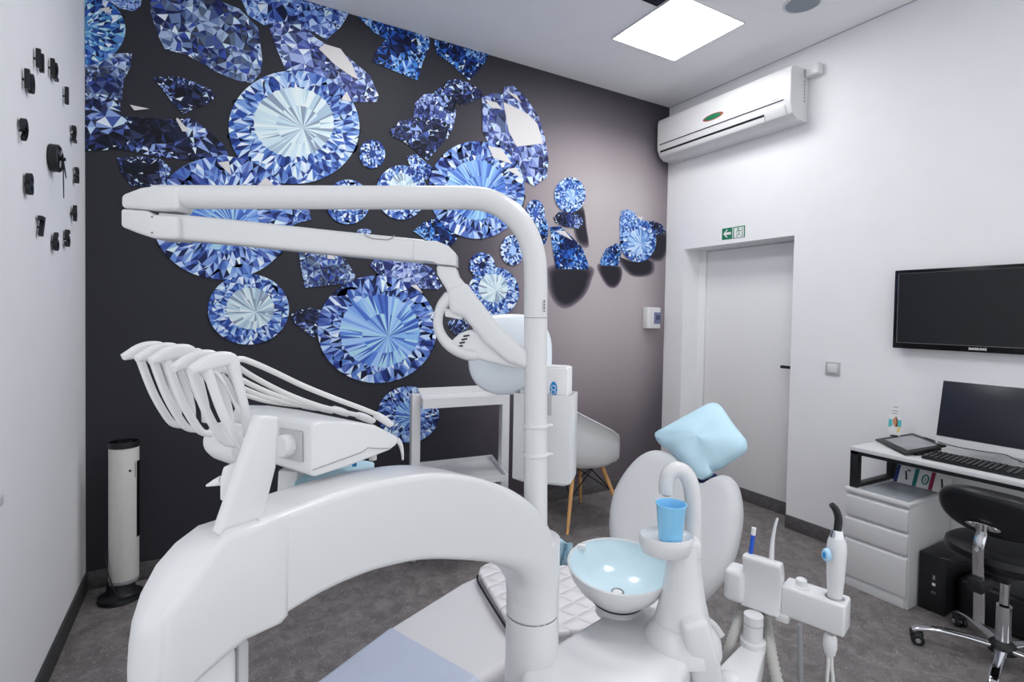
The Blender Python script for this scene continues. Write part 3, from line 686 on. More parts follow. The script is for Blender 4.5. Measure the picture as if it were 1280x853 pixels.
B().lathe([(.056, BZ-.01), (.052, BZ+.006), (.05, .771)], (bc.x+.012, bc.y+.012, 0), seg=44).build('bowl_neck', 'white', un)
B().box(at(727, 684, 1.385), (.022, .014, .014), .003, 0, (CR, V((CW.x, CW.y, 0)).normalized(), Z)).build('rinse_spout', 'white2', un)
# cup platform with raised rim, filler hook
pf = at(833, 672, 1.187)
plat = B(); axp = V((CR.x, CR.y, 0)).normalized()
plat.lathe([(.034, -.040), (.050, -.032), (.0555, -.012), (.056, .004), (.0537, .007), (.049, .001), (.037, -.002), (0, -.002)], pf, (0, 0, 1), 44, 0, 1.08, .82, axp)
plat.build('cup_shelf', 'white', un, angle=60)
B().prism([V((PX_, PY_, pf.z-.045)) + axp*a + CW*0 + V((CW.x, CW.y, 0))*b_ for a, b_ in ((-.03, -.03), (.03, -.03), (.034, .02), (-.03, .02))], (0, 0, .042), .008, seg=3).build('shelf_socket', 'white2', un)
hd = 1.232
B().stube([at(a, b_, hd) for a, b_ in ((866, 676), (867, 645), (865, 613), (858, 594), (847, 587), (837, 592), (833, 604), (833, 617))], [.020, .0195, .019, .0185, .018, .0176, .0172, .0167], 18, 6).build('cup_filler', 'white', un)
B().cyl(at(833, 615, hd), at(833, 620, hd), .009, seg=14).build('filler_nozzle', 'lgrey', un)
# assistant arm
B().prism([at(a, b_, 1.12) for a, b_ in ((853, 784), (886, 776), (903, 832), (912, 900), (876, 900))], CW*.07, .014, seg=3).build('assistant_arm', 'white', un)
el = [onz(a, b_, .668) for a, b_ in ((900, 832), (925, 806), (957, 809), (945, 853), (925, 890), (886, 880))]
B().prism(el, (0, 0, -.06), .006, seg=3).build('arm_elbow', 'white', un)
ec = onz(911, 850, .668)
B().lathe([(.024, -.002), (.024, .004), (.019, .010), (.010, .013), (0, .0135)], ec, (0, 0, 1), 28).build('elbow_cap', 'white2', un)
u0 = onz(941, 806, .668)
up_ = B().lathe([(.030, -.02), (.030, .012), (.0225, .014), (.0225, .075)], u0, seg=28, sx=1, sy=1); up_.build('holder_post', 'white', un)
B().lathe([(.0232, .052), (.0232, .055)], u0, seg=28).build('holder_post_seam', 'lgrey', un)
B().stube([at(884, 776, 1.36), at(893, 785, 1.36), at(901, 797, 1.35)], [.010, .012, .0125], 14).build('release_lever', 'white2', un)

# instrument holder on the assistant arm
ho = thing('instrument_holder', 'white assistant instrument holder right of the spittoon', 'instrument holder', onz(945, 770, .735))
A0, A1 = onz(925, 757, .742), onz(973, 774, .742)
hu = (A1-A0).normalized(); hd_ = Z.cross(hu); hd_ = hd_ if hd_.dot(CW) > 0 else -hd_
ln = (A1-A0).length
prof = [(0, 0), (.012, .03), (.018, .06), (.014, .09), (.002, .122), (.006, .13), (.034, .128), (.05, .10), (.056, .06), (.056, 0)]
B().prism([A0 + hd_*a + Z*b_ for a, b_ in prof], hu*ln, .004, seg=3).build('curved_holder', 'white', ho, angle=50)
B().box(A0 - hu*.018 + hd_*.03 + Z*.042, (.05, .065, .082), .012, 0, (hu, hd_, Z), 3).build('side_box', 'white2', ho)
B0, B1 = onz(974.5, 769, .742), onz(1055, 799, .742)
bu = (B1-B0).normalized(); bd = Z.cross(bu); bd = bd if bd.dot(CW) > 0 else -bd
bl = (B1-B0).length
B().box(B0 + bu*bl/2 + bd*.033 + Z*.037, (bl, .066, .074), .006, 0, (bu, bd, Z), 3).build('holder_block', 'white', ho)
kp = B0 + bu*bl*.28 + bd*.03 + Z*.074
B().lathe([(.017, -.002), (.017, .002), (.0125, .004), (.0125, .018), (.009, .021), (0, .0215)], kp, seg=24).build('knob', 'white2', ho)
hp_ = B0 + bu*bl*.80 + bd*.033 + Z*.074
B().lathe([(.021, .0005), (.020, .002), (.0165, .001), (.0165, -.002)], hp_, seg=28, cap=False).build('hole_ring', 'steel', ho)
B().cyl(A0 + hu*.04 + hd_*.04 - Z*.012, A0 + hu*.05 + hd_*.04 + Z*.003, .012, seg=14).build('hose_clip', 'black', ho)
B().box(A1 + hu*.004 + hd_*.03 - Z*.005, (.03, .03, .02), .004, 0, (hu, hd_, Z)).build('underside_hinge', 'white2', ho)
def corrugated(name, px, r, label, grp):
    pts = smooth_path([at(*p) for p in px], 9); n = len(pts)
    rr = [r*(1 + (.10 if i % 2 else -.14)) for i in range(n)]
    o = B().tube(pts, rr, 14).build(name, 'hose', angle=85)
    tag(o, label, 'hose', grp)
corrugated('suction_hose', [(929, 752, 1.385), (926, 766, 1.375), (922, 780, 1.35), (916, 797, 1.33), (909, 822, 1.32), (901, 870, 1.33), (893, 930, 1.36)], .0125, 'grey corrugated suction hose hanging left of the holder post', None)
corrugated('suction_hose', [(953, 758, 1.385), (956, 773, 1.37), (959, 788, 1.34), (962, 805, 1.31), (967, 832, 1.28), (975, 870, 1.25), (985, 930, 1.24)], .0135, 'grey corrugated suction hose hanging right of the holder post', None)
o = B().stube([at(999.5, 781, 1.26), at(1000, 810, 1.26), at(1000.5, 853, 1.26), at(1001, 940, 1.26)], .0058, 12).build('instrument_hose', 'grey'); tag(o, 'smooth dark grey hose hanging below the holder block', 'hose')
# curing light
cl_ = thing('curing_light', 'white curing light with black bent tip standing in the holder', 'curing light', hp_)
top = at(1046.5, 672, (hp_-EYEP).dot(CW)); axl = (top-hp_).normalized(); hl = (top-hp_).length
B().lathe([(.0125, -.02), (.0155, 0), (.0165, .012), (.019, .05), (.0205, hl*.6), (.0215, hl*.78), (.020, hl*.92), (.016, hl)], hp_, axl, 28, x=hu).build('handle', 'white', cl_)
B().lathe([(.0165, hl-.004), (.0155, hl+.002), (.0125, hl+.016), (.0115, hl+.018)], hp_, axl, 24).build('silver_collar', 'chrome', cl_)
dd = (hp_-EYEP).dot(CW); t0 = hp_ + axl*(hl+.016)
B().stube([t0, at(1048, 652, dd), at(1047.5, 645, dd), at(1044.5, 637, dd), at(1039.5, 631, dd)], [.0088, .0086, .0084, .008, .0068], 14).build('light_tip', 'black', cl_)
bp_ = at(1032.5, 694, dd-.012)
B().lathe([(.0, .006), (.010, .005), (.0125, .001), (.0125, -.006)], bp_, (-CR - CW*.35), 24, 0, 1.25, .8, Z).build('trigger_button', 'paleblue', cl_)
B().lathe([(.0, .0075), (.0055, .0066), (.006, .005)], bp_, (-CR - CW*.35), 20, 0, 1.35, .7, Z).build('button_mark', 'sky', cl_)
B().box(at(1051, 693, dd+.005), (.016, .018, .022), .005, 0, (CR, CW, CU)).build('side_grip', 'white2', cl_)
# handpiece hanging under the block with a forked lead
sc2 = thing('hanging_handpiece', 'white handpiece plug with forked lead hanging under the holder block', 'handpiece', hp_ - Z*.08)
d2 = dd - .01
B().lathe([(.010, 0), (.0145, -.008), (.015, -.03), (.0115, -.046), (.007, -.054)], at(1038, 793, d2), (0, 0, 1), 20).build('plug', 'white2', sc2)
for dx in (-1, 1):
    B().stube([at(1037.5+dx*2, 818, d2), at(1037.5+dx*2.4, 835, d2), at(1037.5+dx*4, 856, d2), at(1037.5+dx*6, 930, d2)], .0037, 10).build('lead', 'whitehose', sc2)
# saliva ejector and blue stick standing in the curved holder
d3 = (A1-EYEP).dot(CW) + .04
o = B().stube([at(964, 712, d3), at(964.5, 695, d3), at(966, 675, d3), at(969, 658, d3), at(972, 648, d3)], [.0062, .0058, .0045, .0034, .0030], 12).build('suction_tip', 'white2')
tag(o, 'thin curved white suction tip standing in the curved holder', 'suction tip')
st = thing('blue_applicator', 'short blue stick with white tip behind the curved holder', 'applicator', at(938, 700, d3))
B().tube([at(937.5, 700, d3+.03), at(941.5, 668, d3+.03)], .0052, 12).build('shaft', 'blue', st)
B().tube([at(941.4, 669, d3+.03), at(942.4, 660, d3+.03)], .0056, 12).build('tip', 'paper', st)

# blue cup
cp = at(838, 671, 1.178)
o = B().lathe([(0, .001), (.0241, .0), (.0255, .003), (.032, .077), (.0339, .0797), (.0339, .082), (.032, .082), (.0306, .077), (.0243, .005), (0, .004)], V((cp.x, cp.y, pf.z-.0015)), seg=40).build('drinking_cup', 'cup', angle=50)
tag(o, 'blue plastic drinking cup under the white filler hook', 'cup')

# ---------------------------------------------------------------- delivery head with five whip arms
dh = thing('delivery_head', 'white dental delivery head with five hose-fed instrument arms at the left', 'delivery unit', onf(300, 650, .04))
B().prism([onf(a, b_, .015) for a, b_ in ((326, 520), (350, 521), (346, 585), (333, 636), (329, 664), (274, 672))], NA*.020, .004, seg=3).build('support_arm', 'white', dh)
K = at(390, 560, .70)
def onk(x, y, off=0): return on_plane(x, y, K + NA*off, NA)
body = [(388, 537), (392, 530), (402, 527), (432, 527), (470, 532), (499, 547), (497, 556), (488, 563), (478, 567), (440, 582), (394, 597), (388, 594)]
HW = .20
B().prism([onk(*p) for p in body], NA*HW, .006, seg=4).build('head_casing', 'white', dh, angle=50)
low = [(392, 591), (455, 566), (459, 560), (466, 563), (486, 563), (478, 567), (440, 582), (395, 597)]
B().tube([onk(a, b_, -.0005) for a, b_ in ((391, 588), (420, 577.5), (452, 566), (456, 563.5), (460, 560), (464, 560.5), (472, 561), (488, 561))], .0006, 6).build('casing_seam', 'grey', dh)
# square recess with a round knob on the end face
E0 = onk(388, 560); 
def one(x, y, off=0): return on_plane(x, y, E0 + EA*off, EA)
B().prism([one(a, b_, .0005) for a, b_ in ((351, 535), (379, 540), (379, 578), (351, 572))], EA*.003, .001).build('recess_plate', 'lgrey', dh)
kq = one(364, 556, .001)
B().cyl(kq, kq + EA*.016, .0155, .0145, 28, bev=.001).build('brake_knob', 'white2', dh)
B().lathe([(.0, .03), (.016, .028), (.026, .016), (.029, 0), (.029, -.05), (.024, -.062), (0, -.066)], on_plane(283, 551, K + NA*.19, NA), NA, 28).build('grip', 'white2', dh)
# whip arms
W0 = K + NA*.012
def onw(x, y, k): 
    return on_plane(x, y, W0, NA) + NA*(.042*k + (.02 if k > 1 else 0)) + Z*(.004 if k > 1 else 0)
fl = lambda n_, a, b_: [[(x*a, y*b_) for x, y in rrect(1, 1, .6, 3)]]*n_
for k in range(5):
    wa = B()
    P_ = smooth_path([onw(a, b_, k) for a, b_ in ((238, 464), (247, 460), (260, 454), (274, 450), (288, 450), (292, 462), (297, 482), (303, 505), (309, 530), (310, 546))], 4)
    hs = smooth_vals([.0040, .0065, .0090, .0095, .0080, .0070, .0062, .0052, .0042, .0038], 4)
    ss = [rrect(.0068, h_, min(.0068, h_)*.7, 3) for h_ in hs]
    wa.sweep(P_, ss, side=NA)
    whip = wa.build('whip_arm', 'white', dh, angle=60)
    P_ = smooth_path([onw(a, b_, k) for a, b_ in ((258, 459), (263, 474), (269, 492), (278, 516), (290, 540), (303, 559), (316, 562))], 4)
    B().sweep(P_, [rrect(.006, .0042, .003, 3)]*len(P_), side=NA).build('front_strut', 'white', whip, angle=60)
    P_ = smooth_path([onw(a, b_, k) for a, b_ in ((262, 460), (272, 468), (283, 482), (292, 500), (300, 516))], 4)
    B().sweep(P_, [rrect(.003, .0024, .0015, 3)]*len(P_), side=NA).build('balance_link', 'white2', whip)
    P_ = [onw(a, b_, k) for a, b_ in ((276, 467), (286, 483), (296, 508))]
    B().stube(P_, [.003, .0042, .003], 12).build('handpiece', 'lgrey', whip)
    sag = 0 if k == 0 else -.010 - .004*k
    hp2 = [(288, 451, 0), (300, 449, 0), (312, 452, .3), (340, 464, .8), (380, 483, 1), (420, 499, 1), (455, 512, .7), (478, 522, .3), (490, 531, 0)]
    B().stube([onw(a, b_, k) + Z*sag*q for a, b_, q in hp2], .0036, 12).build('hose', 'whitehose', whip)
    B().stube([onw(470, 519, k) + Z*(sag*.4), onw(480, 525, k) + Z*sag*.2, onw(488, 531, k)], [.0055, .006, .005], 12).build('hose_socket', 'white2', whip)
B().stube([onk(497, 550, .02), onk(501, 557, .02), onk(503, 567, .02), onk(503.5, 575, .02)], [.0042, .0034, .0024, .0016], 12).build('syringe_tip', 'white2', dh)
B().cyl(onk(466, 566, .03), onk(466, 575, .03), .006, seg=14).build('hanger_stud', 'offwhite', dh)
B().cyl(onk(443, 577, .05), onk(443, 583, .05), .0035, seg=14).build('hanger_stud', 'sky', dh)
# side handle
ta = on_plane(281, 600, FRONT + NA*.06, NA); dT = (ta-EYEP).dot(CW)
B().prism([at(a, b_, dT) for a, b_ in ((278, 584), (296, 582), (296, 628), (274, 627), (274, 600))], CW*.03, .003).build('side_handle', 'white2', dh)
B().tube([at(277, 601, dT+.01), at(268, 604, dT+.01), at(258, 607.5, dT+.01)], [.006, .004, .0012], 10).build('handle_pin', 'white2', dh)
# tray under the head
tray = [onz(a, b_, 1.195) for a, b_ in ((368, 632), (376, 619), (438, 604), (462, 600), (464, 594), (440, 589), (380, 596), (372, 605))]
tr = B().prism(tray, (0, 0, -.014), .004).build('instrument_tray', 'white2', dh)
B().prism([at(a, b_, .80) for a, b_ in ((347, 588), (372, 590), (371, 655), (343, 655))], CW*.03, .004).build('tray_bracket', 'white2', dh)
bp2 = [onz(a, b_, 1.198) for a, b_ in ((366, 628), (374, 619), (400, 609), (440, 602), (466, 599), (468, 592), (440, 586.5), (405, 589), (372, 594))]
o = B().prism(bp2, (0, 0, .02), .008, seg=4).build('tray_cover', 'bluecloth'); tag(o, 'pale blue paper cover on the tray under the delivery head', 'tray cover')

# ---------------------------------------------------------------- operating lamp
lp = thing('operating_lamp', 'white dental operating lamp on a tall bent tube', 'dental lamp', at(669.5, 645, 1.14))
LD = 1.14
pth = smooth_path([at(a, b_, LD) for a, b_ in ((669.5, 655), (669.5, 560), (669.5, 420), (669.5, 350), (667, 318), (657, 289), (639, 267), (614, 252), (585, 247.5), (540, 247.3), (400, 247), (195, 246.5))], 6)
B().tube(pth, .0252, 24).build('bent_tube', 'white', lp)
B().lathe([(.0255, 0), (.0258, .0006), (.0255, .0012)], at(669.5, 398, LD), (at(669.5, 390, LD)-at(669.5, 398, LD)), 32).build('tube_seam', 'grey', lp)
q = B()
for i, (yy, ll) in enumerate(((377, .006), (381, .004), (385, .006), (389, .003))): q.box(at(680.5, yy, LD-.0215), (.0035, .002, ll), 0, 0, (CR, CW, CU))
q.build('type_mark', 'grey', lp)
for yy in (532, 568):
    c = at(669.5, yy, LD); B().lathe([(.0255, -.004), (.028, -.0025), (.0285, 0), (.028, .0025), (.0255, .004)], c, Z, 36).build('clamp_ring', 'white2', lp)
e1 = [(150, 243), (174, 234), (192, 231.5), (222, 232), (222, 262), (186, 262), (150, 259.5)]
B().prism([at(a, b_, LD-.03) for a, b_ in e1], CW*.06, .009, seg=4).build('elbow_upper', 'white', lp, angle=50)
e2 = [(150, 260.5), (184, 263), (190, 268), (222, 270), (222, 299), (190, 297.5), (170, 291), (150, 283)]
B().prism([at(a, b_, LD-.03) for a, b_ in e2], CW*.06, .009, seg=4).build('elbow_lower', 'white', lp, angle=50)
q = B(); 
for a, b_ in ((190, 271), (190, 291)): q.cyl(at(a, b_, LD-.0315), at(a, b_, LD-.029), .0022, seg=12)
q.build('elbow_screws', 'grey', lp)
sa = [at(205, 283, LD+.005), at(300, 292, LD+.005), at(420, 304.5, LD+.005), at(530, 315, LD+.005)]
B().sweep(sa, [rrect(.022, .027, .010, 4), rrect(.022, .0265, .010, 4), rrect(.022, .0255, .010, 4), rrect(.022, .0245, .010, 4)], side=CW).build('spring_arm', 'white', lp, angle=50)
B().prism([at(a, b_, LD-.019) for a, b_ in ((516, 300.5), (545, 301), (560, 307), (570, 317), (570.5, 332.5), (544.5, 330), (542, 327.5), (516, 325))], CW*.048, .008, seg=4).build('arm_knuckle', 'white', lp, angle=50)
B().tube([at(453, 288.5, LD-.018), at(457, 295, LD-.018), at(466, 298.5, LD-.018), at(484, 300, LD-.018), at(490, 298, LD-.018), at(493, 294, LD-.018)], .0009, 6).build('arm_seam', 'grey', lp)
B().prism([at(a, b_, LD-.016) for a, b_ in ((544.5, 331), (570, 333.5), (573, 345), (581.5, 355), (581, 374), (560, 374), (557.5, 362), (546, 343))], CW*.042, .008, seg=4).build('neck', 'white', lp, angle=50)
yk = [(557, 362), (582, 352), (592, 366), (606, 384), (626, 411), (660, 439), (660, 462), (634, 454), (606, 430), (592, 412), (578, 396), (562, 392)]
B().prism([at(a, b_, LD-.022) for a, b_ in yk], CW*.035, .011, seg=4).build('yoke_arm', 'white', lp, angle=60)
B().stube([at(a, b_, LD-.004) for a, b_ in ((563, 370), (554, 381), (548.5, 393), (547.5, 407), (552, 420), (562, 432), (578, 441), (592, 444))] + [at(612, 440, LD+.035)], [.014, .013, .0105, .0105, .011, .012, .013, .012, .010], 16, 6).build('yoke_loop', 'white', lp)
B().prism([at(a, b_, LD-.012) for a, b_ in ((556, 387), (579, 391), (577, 400), (556, 396))], CW*.02, .003).build('loop_grip', 'white2', lp)
B().tube([at(536, 393.5, LD-.012), at(545, 390, LD-.012), at(560, 387, LD-.012), at(572, 389.5, LD-.012)], [.0016, .0018, .0018, .0015], 8).build('switch_rod', 'white2', lp)
hdp = [(562, 428), (574, 417), (587, 412), (599, 415), (613, 430), (635, 446), (660, 455), (660, 463), (640, 460), (610, 453), (585, 446), (568, 440)]
hb2 = B().prism([at(a, b_, LD-.010) for a, b_ in hdp], CW*.075, .012, seg=4).build('lamp_head', 'white', lp, angle=60)
for i in range(5):
    a, b_ = 583 - i*2.6, 420 + i*4.3
    B().box(at(a, b_, LD-.0105), (.0135 - i*.0006, .003, .0036), .0012, 0, ((CR + CU*.18).normalized(), CW, (CU - CR*.18).normalized())).build('vent_slot', 'black', hb2)
sh = at(637.5, 443, 1.27); vs, fs = [], []; n_, k_ = 48, 9
def dome(sgn, hgt):
    rows = []
    for i in range(k_):
        u = math.sin(i/(k_-1)*math.pi/2)
        for j in range(n_):
            t = 2*math.pi*j/n_; c_, s_ = math.cos(t), math.sin(t)
            p = 2/2.7; x = math.copysign(abs(c_)**p, c_)*.101*u; y = math.copysign(abs(s_)**p, s_)*.097*u
            rows.append(sh + CR*x + CU*y - CW*sgn*hgt*(math.sqrt(max(0, 1-u*u))))
    return rows
r1 = dome(1, .055); r2 = dome(1, .047); q = B()
fs = [[i*n_+j, i*n_+(j+1) % n_, (i+1)*n_+(j+1) % n_, (i+1)*n_+j] for i in range(k_-1) for j in range(n_)]
o_ = len(r1)
q.add(r1 + r2, fs + [[a+o_ for a in f[::-1]] for f in fs] + [[(k_-1)*n_+j, (k_-1)*n_+(j+1) % n_, o_+(k_-1)*n_+(j+1) % n_, o_+(k_-1)*n_+j] for j in range(n_)])
q.build('light_shield', 'shield', lp, angle=60, fixn=False)
B().lathe([(.045, .0), (.04, .02), (0, .03)], sh - CW*.04, CW, 28).build('reflector', 'white2', lp)

# ---------------------------------------------------------------- glove box in its holder on the lamp tube
gc = at(676, 560, 1.215); ga = math.radians(16)
gu = (V((CR.x, CR.y, 0)).normalized()*math.cos(ga) - V((CW.x, CW.y, 0)).normalized()*math.sin(ga)).normalized(); gd = Z.cross(gu)
gz0, gz1 = at(676, 606, 1.2).z, at(676, 495, 1.2).z
SLOT = None
gh = thing('glove_box_holder', 'white open-topped box holder clipped behind the lamp tube', 'box holder', V((gc.x, gc.y, gz0)))
gm = V((gc.x, gc.y, 0)) + gd*.047
hw, hdp_ = .067, .040
for nm, c, size in (('front_plate', -hdp_, (hw*2, .004)), ('back_plate', hdp_, (hw*2, .004))):
    B().box(gm + gd*c + Z*(gz0+gz1)/2, (size[0], size[1], gz1-gz0), .001, 0, (gu, gd, Z)).build(nm, 'white', gh)
for s_ in (-1, 1):
    B().box(gm + gu*s_*hw + Z*(gz0+gz1)/2, (.004, hdp_*2, gz1-gz0), .001, 0, (gu, gd, Z)).build('side_plate', 'white', gh)
B().prism([gm - gu*hw - gd*hdp_ + Z*gz0, gm + gu*hw - gd*hdp_ + Z*gz0, gm + gu*hw*.75 - gd*hdp_*.5 + Z*(gz0-.012), gm - gu*hw*.75 - gd*hdp_*.5 + Z*(gz0-.012)], gd*hdp_*1.8).build('floor_plate', 'white', gh)
for yy in (532, 568):
    B().tube([at(676, yy, LD), at(690, yy, LD+.02)], .0035, 10).build('clip', 'white2', gh)
sl = on_plane(686.5, 506, gm - gd*(hdp_+.0025), gd)
B().box(sl, (.011, .0012, .05), .0005, 0, (gu, gd, Z)).build('slot', 'lgrey', gh)
gb = thing('glove_box', 'white cardboard glove box with round blue emblem standing in the holder', 'box', gm + Z*(gz0+.005))
gt = at(690, 459, 1.24).z
B().box(gm + Z*(gz0+.004+gt)/2, (.112, .066, gt-gz0-.004), .002, 0, (gu, gd, Z)).build('carton', 'paper', gb)
B().box(gm + Z*(gt+.0012), (.100, .056, .002), 0, 0, (gu, gd, Z)).build('lid', 'white2', gb)
lg = on_plane(692, 487, gm - gd*.0332, gd)
B().lathe([(.014, .0004), (.0, .0006)], lg, -gd, 30, 0, .62, 1.3, gu).build('emblem', 'sky', gb)
q = B(); q.lathe([(.006, .001), (.0045, .0012), (.0045, .0008)], lg - gd*.0004 + Z*.004, -gd, 18, cap=False); q.lathe([(.006, .001), (.0045, .0012), (.0045, .0008)], lg - gd*.0004 - Z*.006, -gd, 18, cap=False); q.build('emblem_mark', 'paper', gb)
q = B()
lk = on_plane(652, 482, gm - gd*.0332, gd)
for i in range(4): q.box(lk + gu*(i*.0035-.006) - gd*.0003, (.0014, .0006, .024 if i in (0, 3) else .018), 0, 0, (gu, gd, Z))
q.box(lk + Z*.016 - gd*.0003, (.010, .0006, .003), 0, 0, (gu, gd, Z)); q.build('printed_marks', 'grey', gb)

# ---------------------------------------------------------------- dental chair
dc = thing('dental_chair', 'pale grey upholstered dental chair with heart-shaped backrest', 'dental chair', (1.25, 1.5, 0))
Lp = [onz(a, b_, z_) for a, b_, z_ in ((330, 905, .33), (405, 853, .355), (450, 819, .375), (480, 796, .39), (521, 765, .415), (560, 741, .44), (598, 719, .463), (640, 700, .47), (700, 694, .47), (760, 694, .47))]
sd0 = V((-.12, -1, 0)).normalized(); wid = [.40, .42, .44, .45, .46, .47, .48, .49, .50, .50]
def lofted(i0, i1, grow, th=.05):
    P_ = [Lp[i] + sd0*wid[i]/2 - Z*th for i in range(i0, i1)]
    return B().sweep(P_, [rrect(wid[i]/2+grow, th+grow, .03, 5) for i in range(i0, i1)], side=sd0)
lofted(1, 10, 0).build('seat_cushion', 'seatw', dc, angle=60)
lofted(0, 5, .003).build('foot_cover', 'bluefilm', dc, angle=60)
quilt = mat('quilted', 'dcd8da', .5, noise=.01)
nt = quilt.node_tree; b_ = nt.nodes['Principled BSDF']; tc = nt.nodes.new('ShaderNodeTexCoord'); sx_ = nt.nodes.new('ShaderNodeSeparateXYZ'); nt.links.new(tc.outputs['Object'], sx_.inputs[0])
def mth(op, a, c):
    k = nt.nodes.new('ShaderNodeMath'); k.operation = op
    for i, v in enumerate((a, c)):
        if isinstance(v, (int, float)): k.inputs[i].default_value = v
        elif v is not None: nt.links.new(v, k.inputs[i])
    return k.outputs[0]
def groove(ax, ay):
    f = mth('FRACT', mth('ADD', mth('ADD', mth('MULTIPLY', sx_.outputs[0], ax), mth('MULTIPLY', sx_.outputs[1], ay)), 50.0), None)
    return mth('MINIMUM', mth('MULTIPLY', mth('ABSOLUTE', mth('SUBTRACT', f, .5), None), 4.0), 1.0)
hgt = mth('POWER', mth('MULTIPLY', groove(13, 5), groove(-3, 15)), .5)
bu_ = nt.nodes.new('ShaderNodeBump'); bu_.inputs['Strength'].default_value = .9; bu_.inputs['Distance'].default_value = .008
nt.links.new(hgt, bu_.inputs['Height']); nt.links.new(bu_.outputs['Normal'], b_.inputs['Normal'])
pp = [(598, 722), (600, 716), (606, 712), (616, 709), (650, 706), (700, 703), (760, 694), (800, 710), (850, 745), (830, 775), (765, 790), (690, 800), (634, 784)]
B().prism([onz(a, c, .477) for a, c in pp], (0, 0, .022), .008, seg=3).build('quilted_pad', quilt, dc)
B().tube(smooth_path([onz(a, c, .478) for a, c in ((597, 720), (597.5, 727), (605, 741), (618, 762), (634, 787))], 5), .004, 8).build('piping', 'black', dc)
ba = .27; a_ = V((math.cos(ba), math.sin(ba), 0)); up = a_*math.cos(math.radians(58)) + Z*math.sin(math.radians(58)); wv = V((a_.y, -a_.x, 0)); nb = wv.cross(up)
nb = nb if nb.dot(CW) < 0 else -nb
C0 = V((1.58, 1.5, .5))
ol = [(800, 772), (778, 745), (765, 705), (760, 668), (760, 645), (765, 617), (778, 592), (795, 572), (812, 562.5), (828, 562.5), (845, 570), (858, 586), (872, 602), (884, 602), (894, 596), (906, 593), (916, 599), (922, 615), (924.5, 640), (921, 668), (913, 697), (900, 722), (880, 745), (850, 768)]
fr_ = smooth_path([on_plane(a, c, C0, nb) for a, c in ol], 3, True)
cen = sum(fr_, V((0, 0, 0)))/len(fr_); n_ = len(fr_)
q = B(); rows = []
for k, dz in ((.0, .012), (.45, .016), (.72, .018), (.84, .018), (.92, .012), (.975, .001), (1.0, -.018), (1.0, -.05), (.96, -.066), (.85, -.072), (.0, -.072)):
    rows.append([cen + (p-cen)*max(k, 1e-4) + nb*dz for p in fr_])
vs = [p for r_ in rows for p in r_]
fs = [[i*n_+j, i*n_+(j+1) % n_, (i+1)*n_+(j+1) % n_, (i+1)*n_+j] for i in range(len(rows)-1) for j in range(n_)]
q.add(vs, fs); q.build('backrest', 'leather', dc, angle=70)
B().box(cen - nb*.10 - up*.05, (.14, .42, .05), .015, 0, (wv, up, nb), 3).build('back_carrier', 'white2', dc)
B().box(on_plane(880, 597, C0 - nb*.06, nb), (.10, .05, .02), .004, 0, (wv, up, nb)).build('headrest_bracket', 'navy', dc)
hr = on_plane(875, 552, C0 - nb*.02, nb)
B().box(hr - nb*.02, (.20, .13, .05), .022, 0, (wv, up, nb), 4).build('headrest', 'leather', dc)
B().box(hr - nb*.05 - up*.1, (.05, .26, .015), .003, 0, (wv, up, nb)).build('headrest_bar', 'steel', dc)
bx_ = B(); bx_.bx((1.15, 1.36, .02), (1.50, 1.64, .36), .03, seg=3); bx_.bx((.95, 1.3, 0), (1.72, 1.7, .05), .015, seg=3); bx_.build('pedestal', 'white2', dc)
# blue cover drawn over the headrest
ol = [(818, 540), (830, 533), (850, 522), (872, 510), (886, 503), (897, 504), (905, 513), (915, 528), (927, 543), (932.5, 551), (932, 560), (920, 568), (905, 575), (896, 581), (885, 584), (888, 590), (875, 599), (862, 589), (848, 575), (835, 562), (824, 555), (819, 548)]
fr_ = smooth_path([on_plane(a, c, C0 + nb*.012, nb) for a, c in ol], 2, True); n_ = len(fr_)
cen = sum(fr_, V((0, 0, 0)))/n_; rows = []
so_ = list(fr_)
for _ in range(40): so_ = [(so_[i-1] + so_[i]*2 + so_[(i+1) % n_])/4 for i in range(n_)]
for k, dz in ((.0, .045), (.3, .042), (.55, .036), (.78, .024), (.93, .008), (1.0, -.008), (.97, -.05), (.8, -.085), (0, -.09)):
    rm = sum((p-cen).length for p in fr_)/n_; bl_ = k**1.6
    rows.append([cen + ((p-cen)*bl_ + (p-cen).normalized()*rm*(1-bl_))*max(k, 1e-4) + nb*(dz + (.009*math.sin(i*.31+k*3)*math.sin(k*math.pi) if 0 < k < 1 else 0)) for i, p in enumerate([a*(1-k**5) + b_*k**5 for a, b_ in zip(so_, fr_)])])
fs = [[i*n_+j, i*n_+(j+1) % n_, (i+1)*n_+(j+1) % n_, (i+1)*n_+j] for i in range(len(rows)-1) for j in range(n_)]
o = B().add([p for r_ in rows for p in r_], fs).build('headrest_cover', 'bluecloth', angle=80); tag(o, 'pale blue disposable cover pulled over the dental chair headrest', 'headrest cover')
# crumpled blue bib beside the bowl
rows = []
for i in range(7):
    for j in range(6):
        a, c = 694 + i*3.6, 672 + j*7 + (abs(i-1.5)*3 if j == 0 else 0)
        rows.append(at(a, c, 1.62 + .02*math.sin(i*1.7+j) + .012*j*0))
fs = [[i*6+j, (i+1)*6+j, (i+1)*6+j+1, i*6+j+1] for i in range(6) for j in range(5)]
o = B().add(rows, fs).build('patient_bib', 'bluecloth', fixn=False)
md = o.modifiers.new('thickness', 'SOLIDIFY'); md.thickness = .002
tag(o, 'crumpled pale blue patient bib hanging behind the spittoon bowl', 'bib')

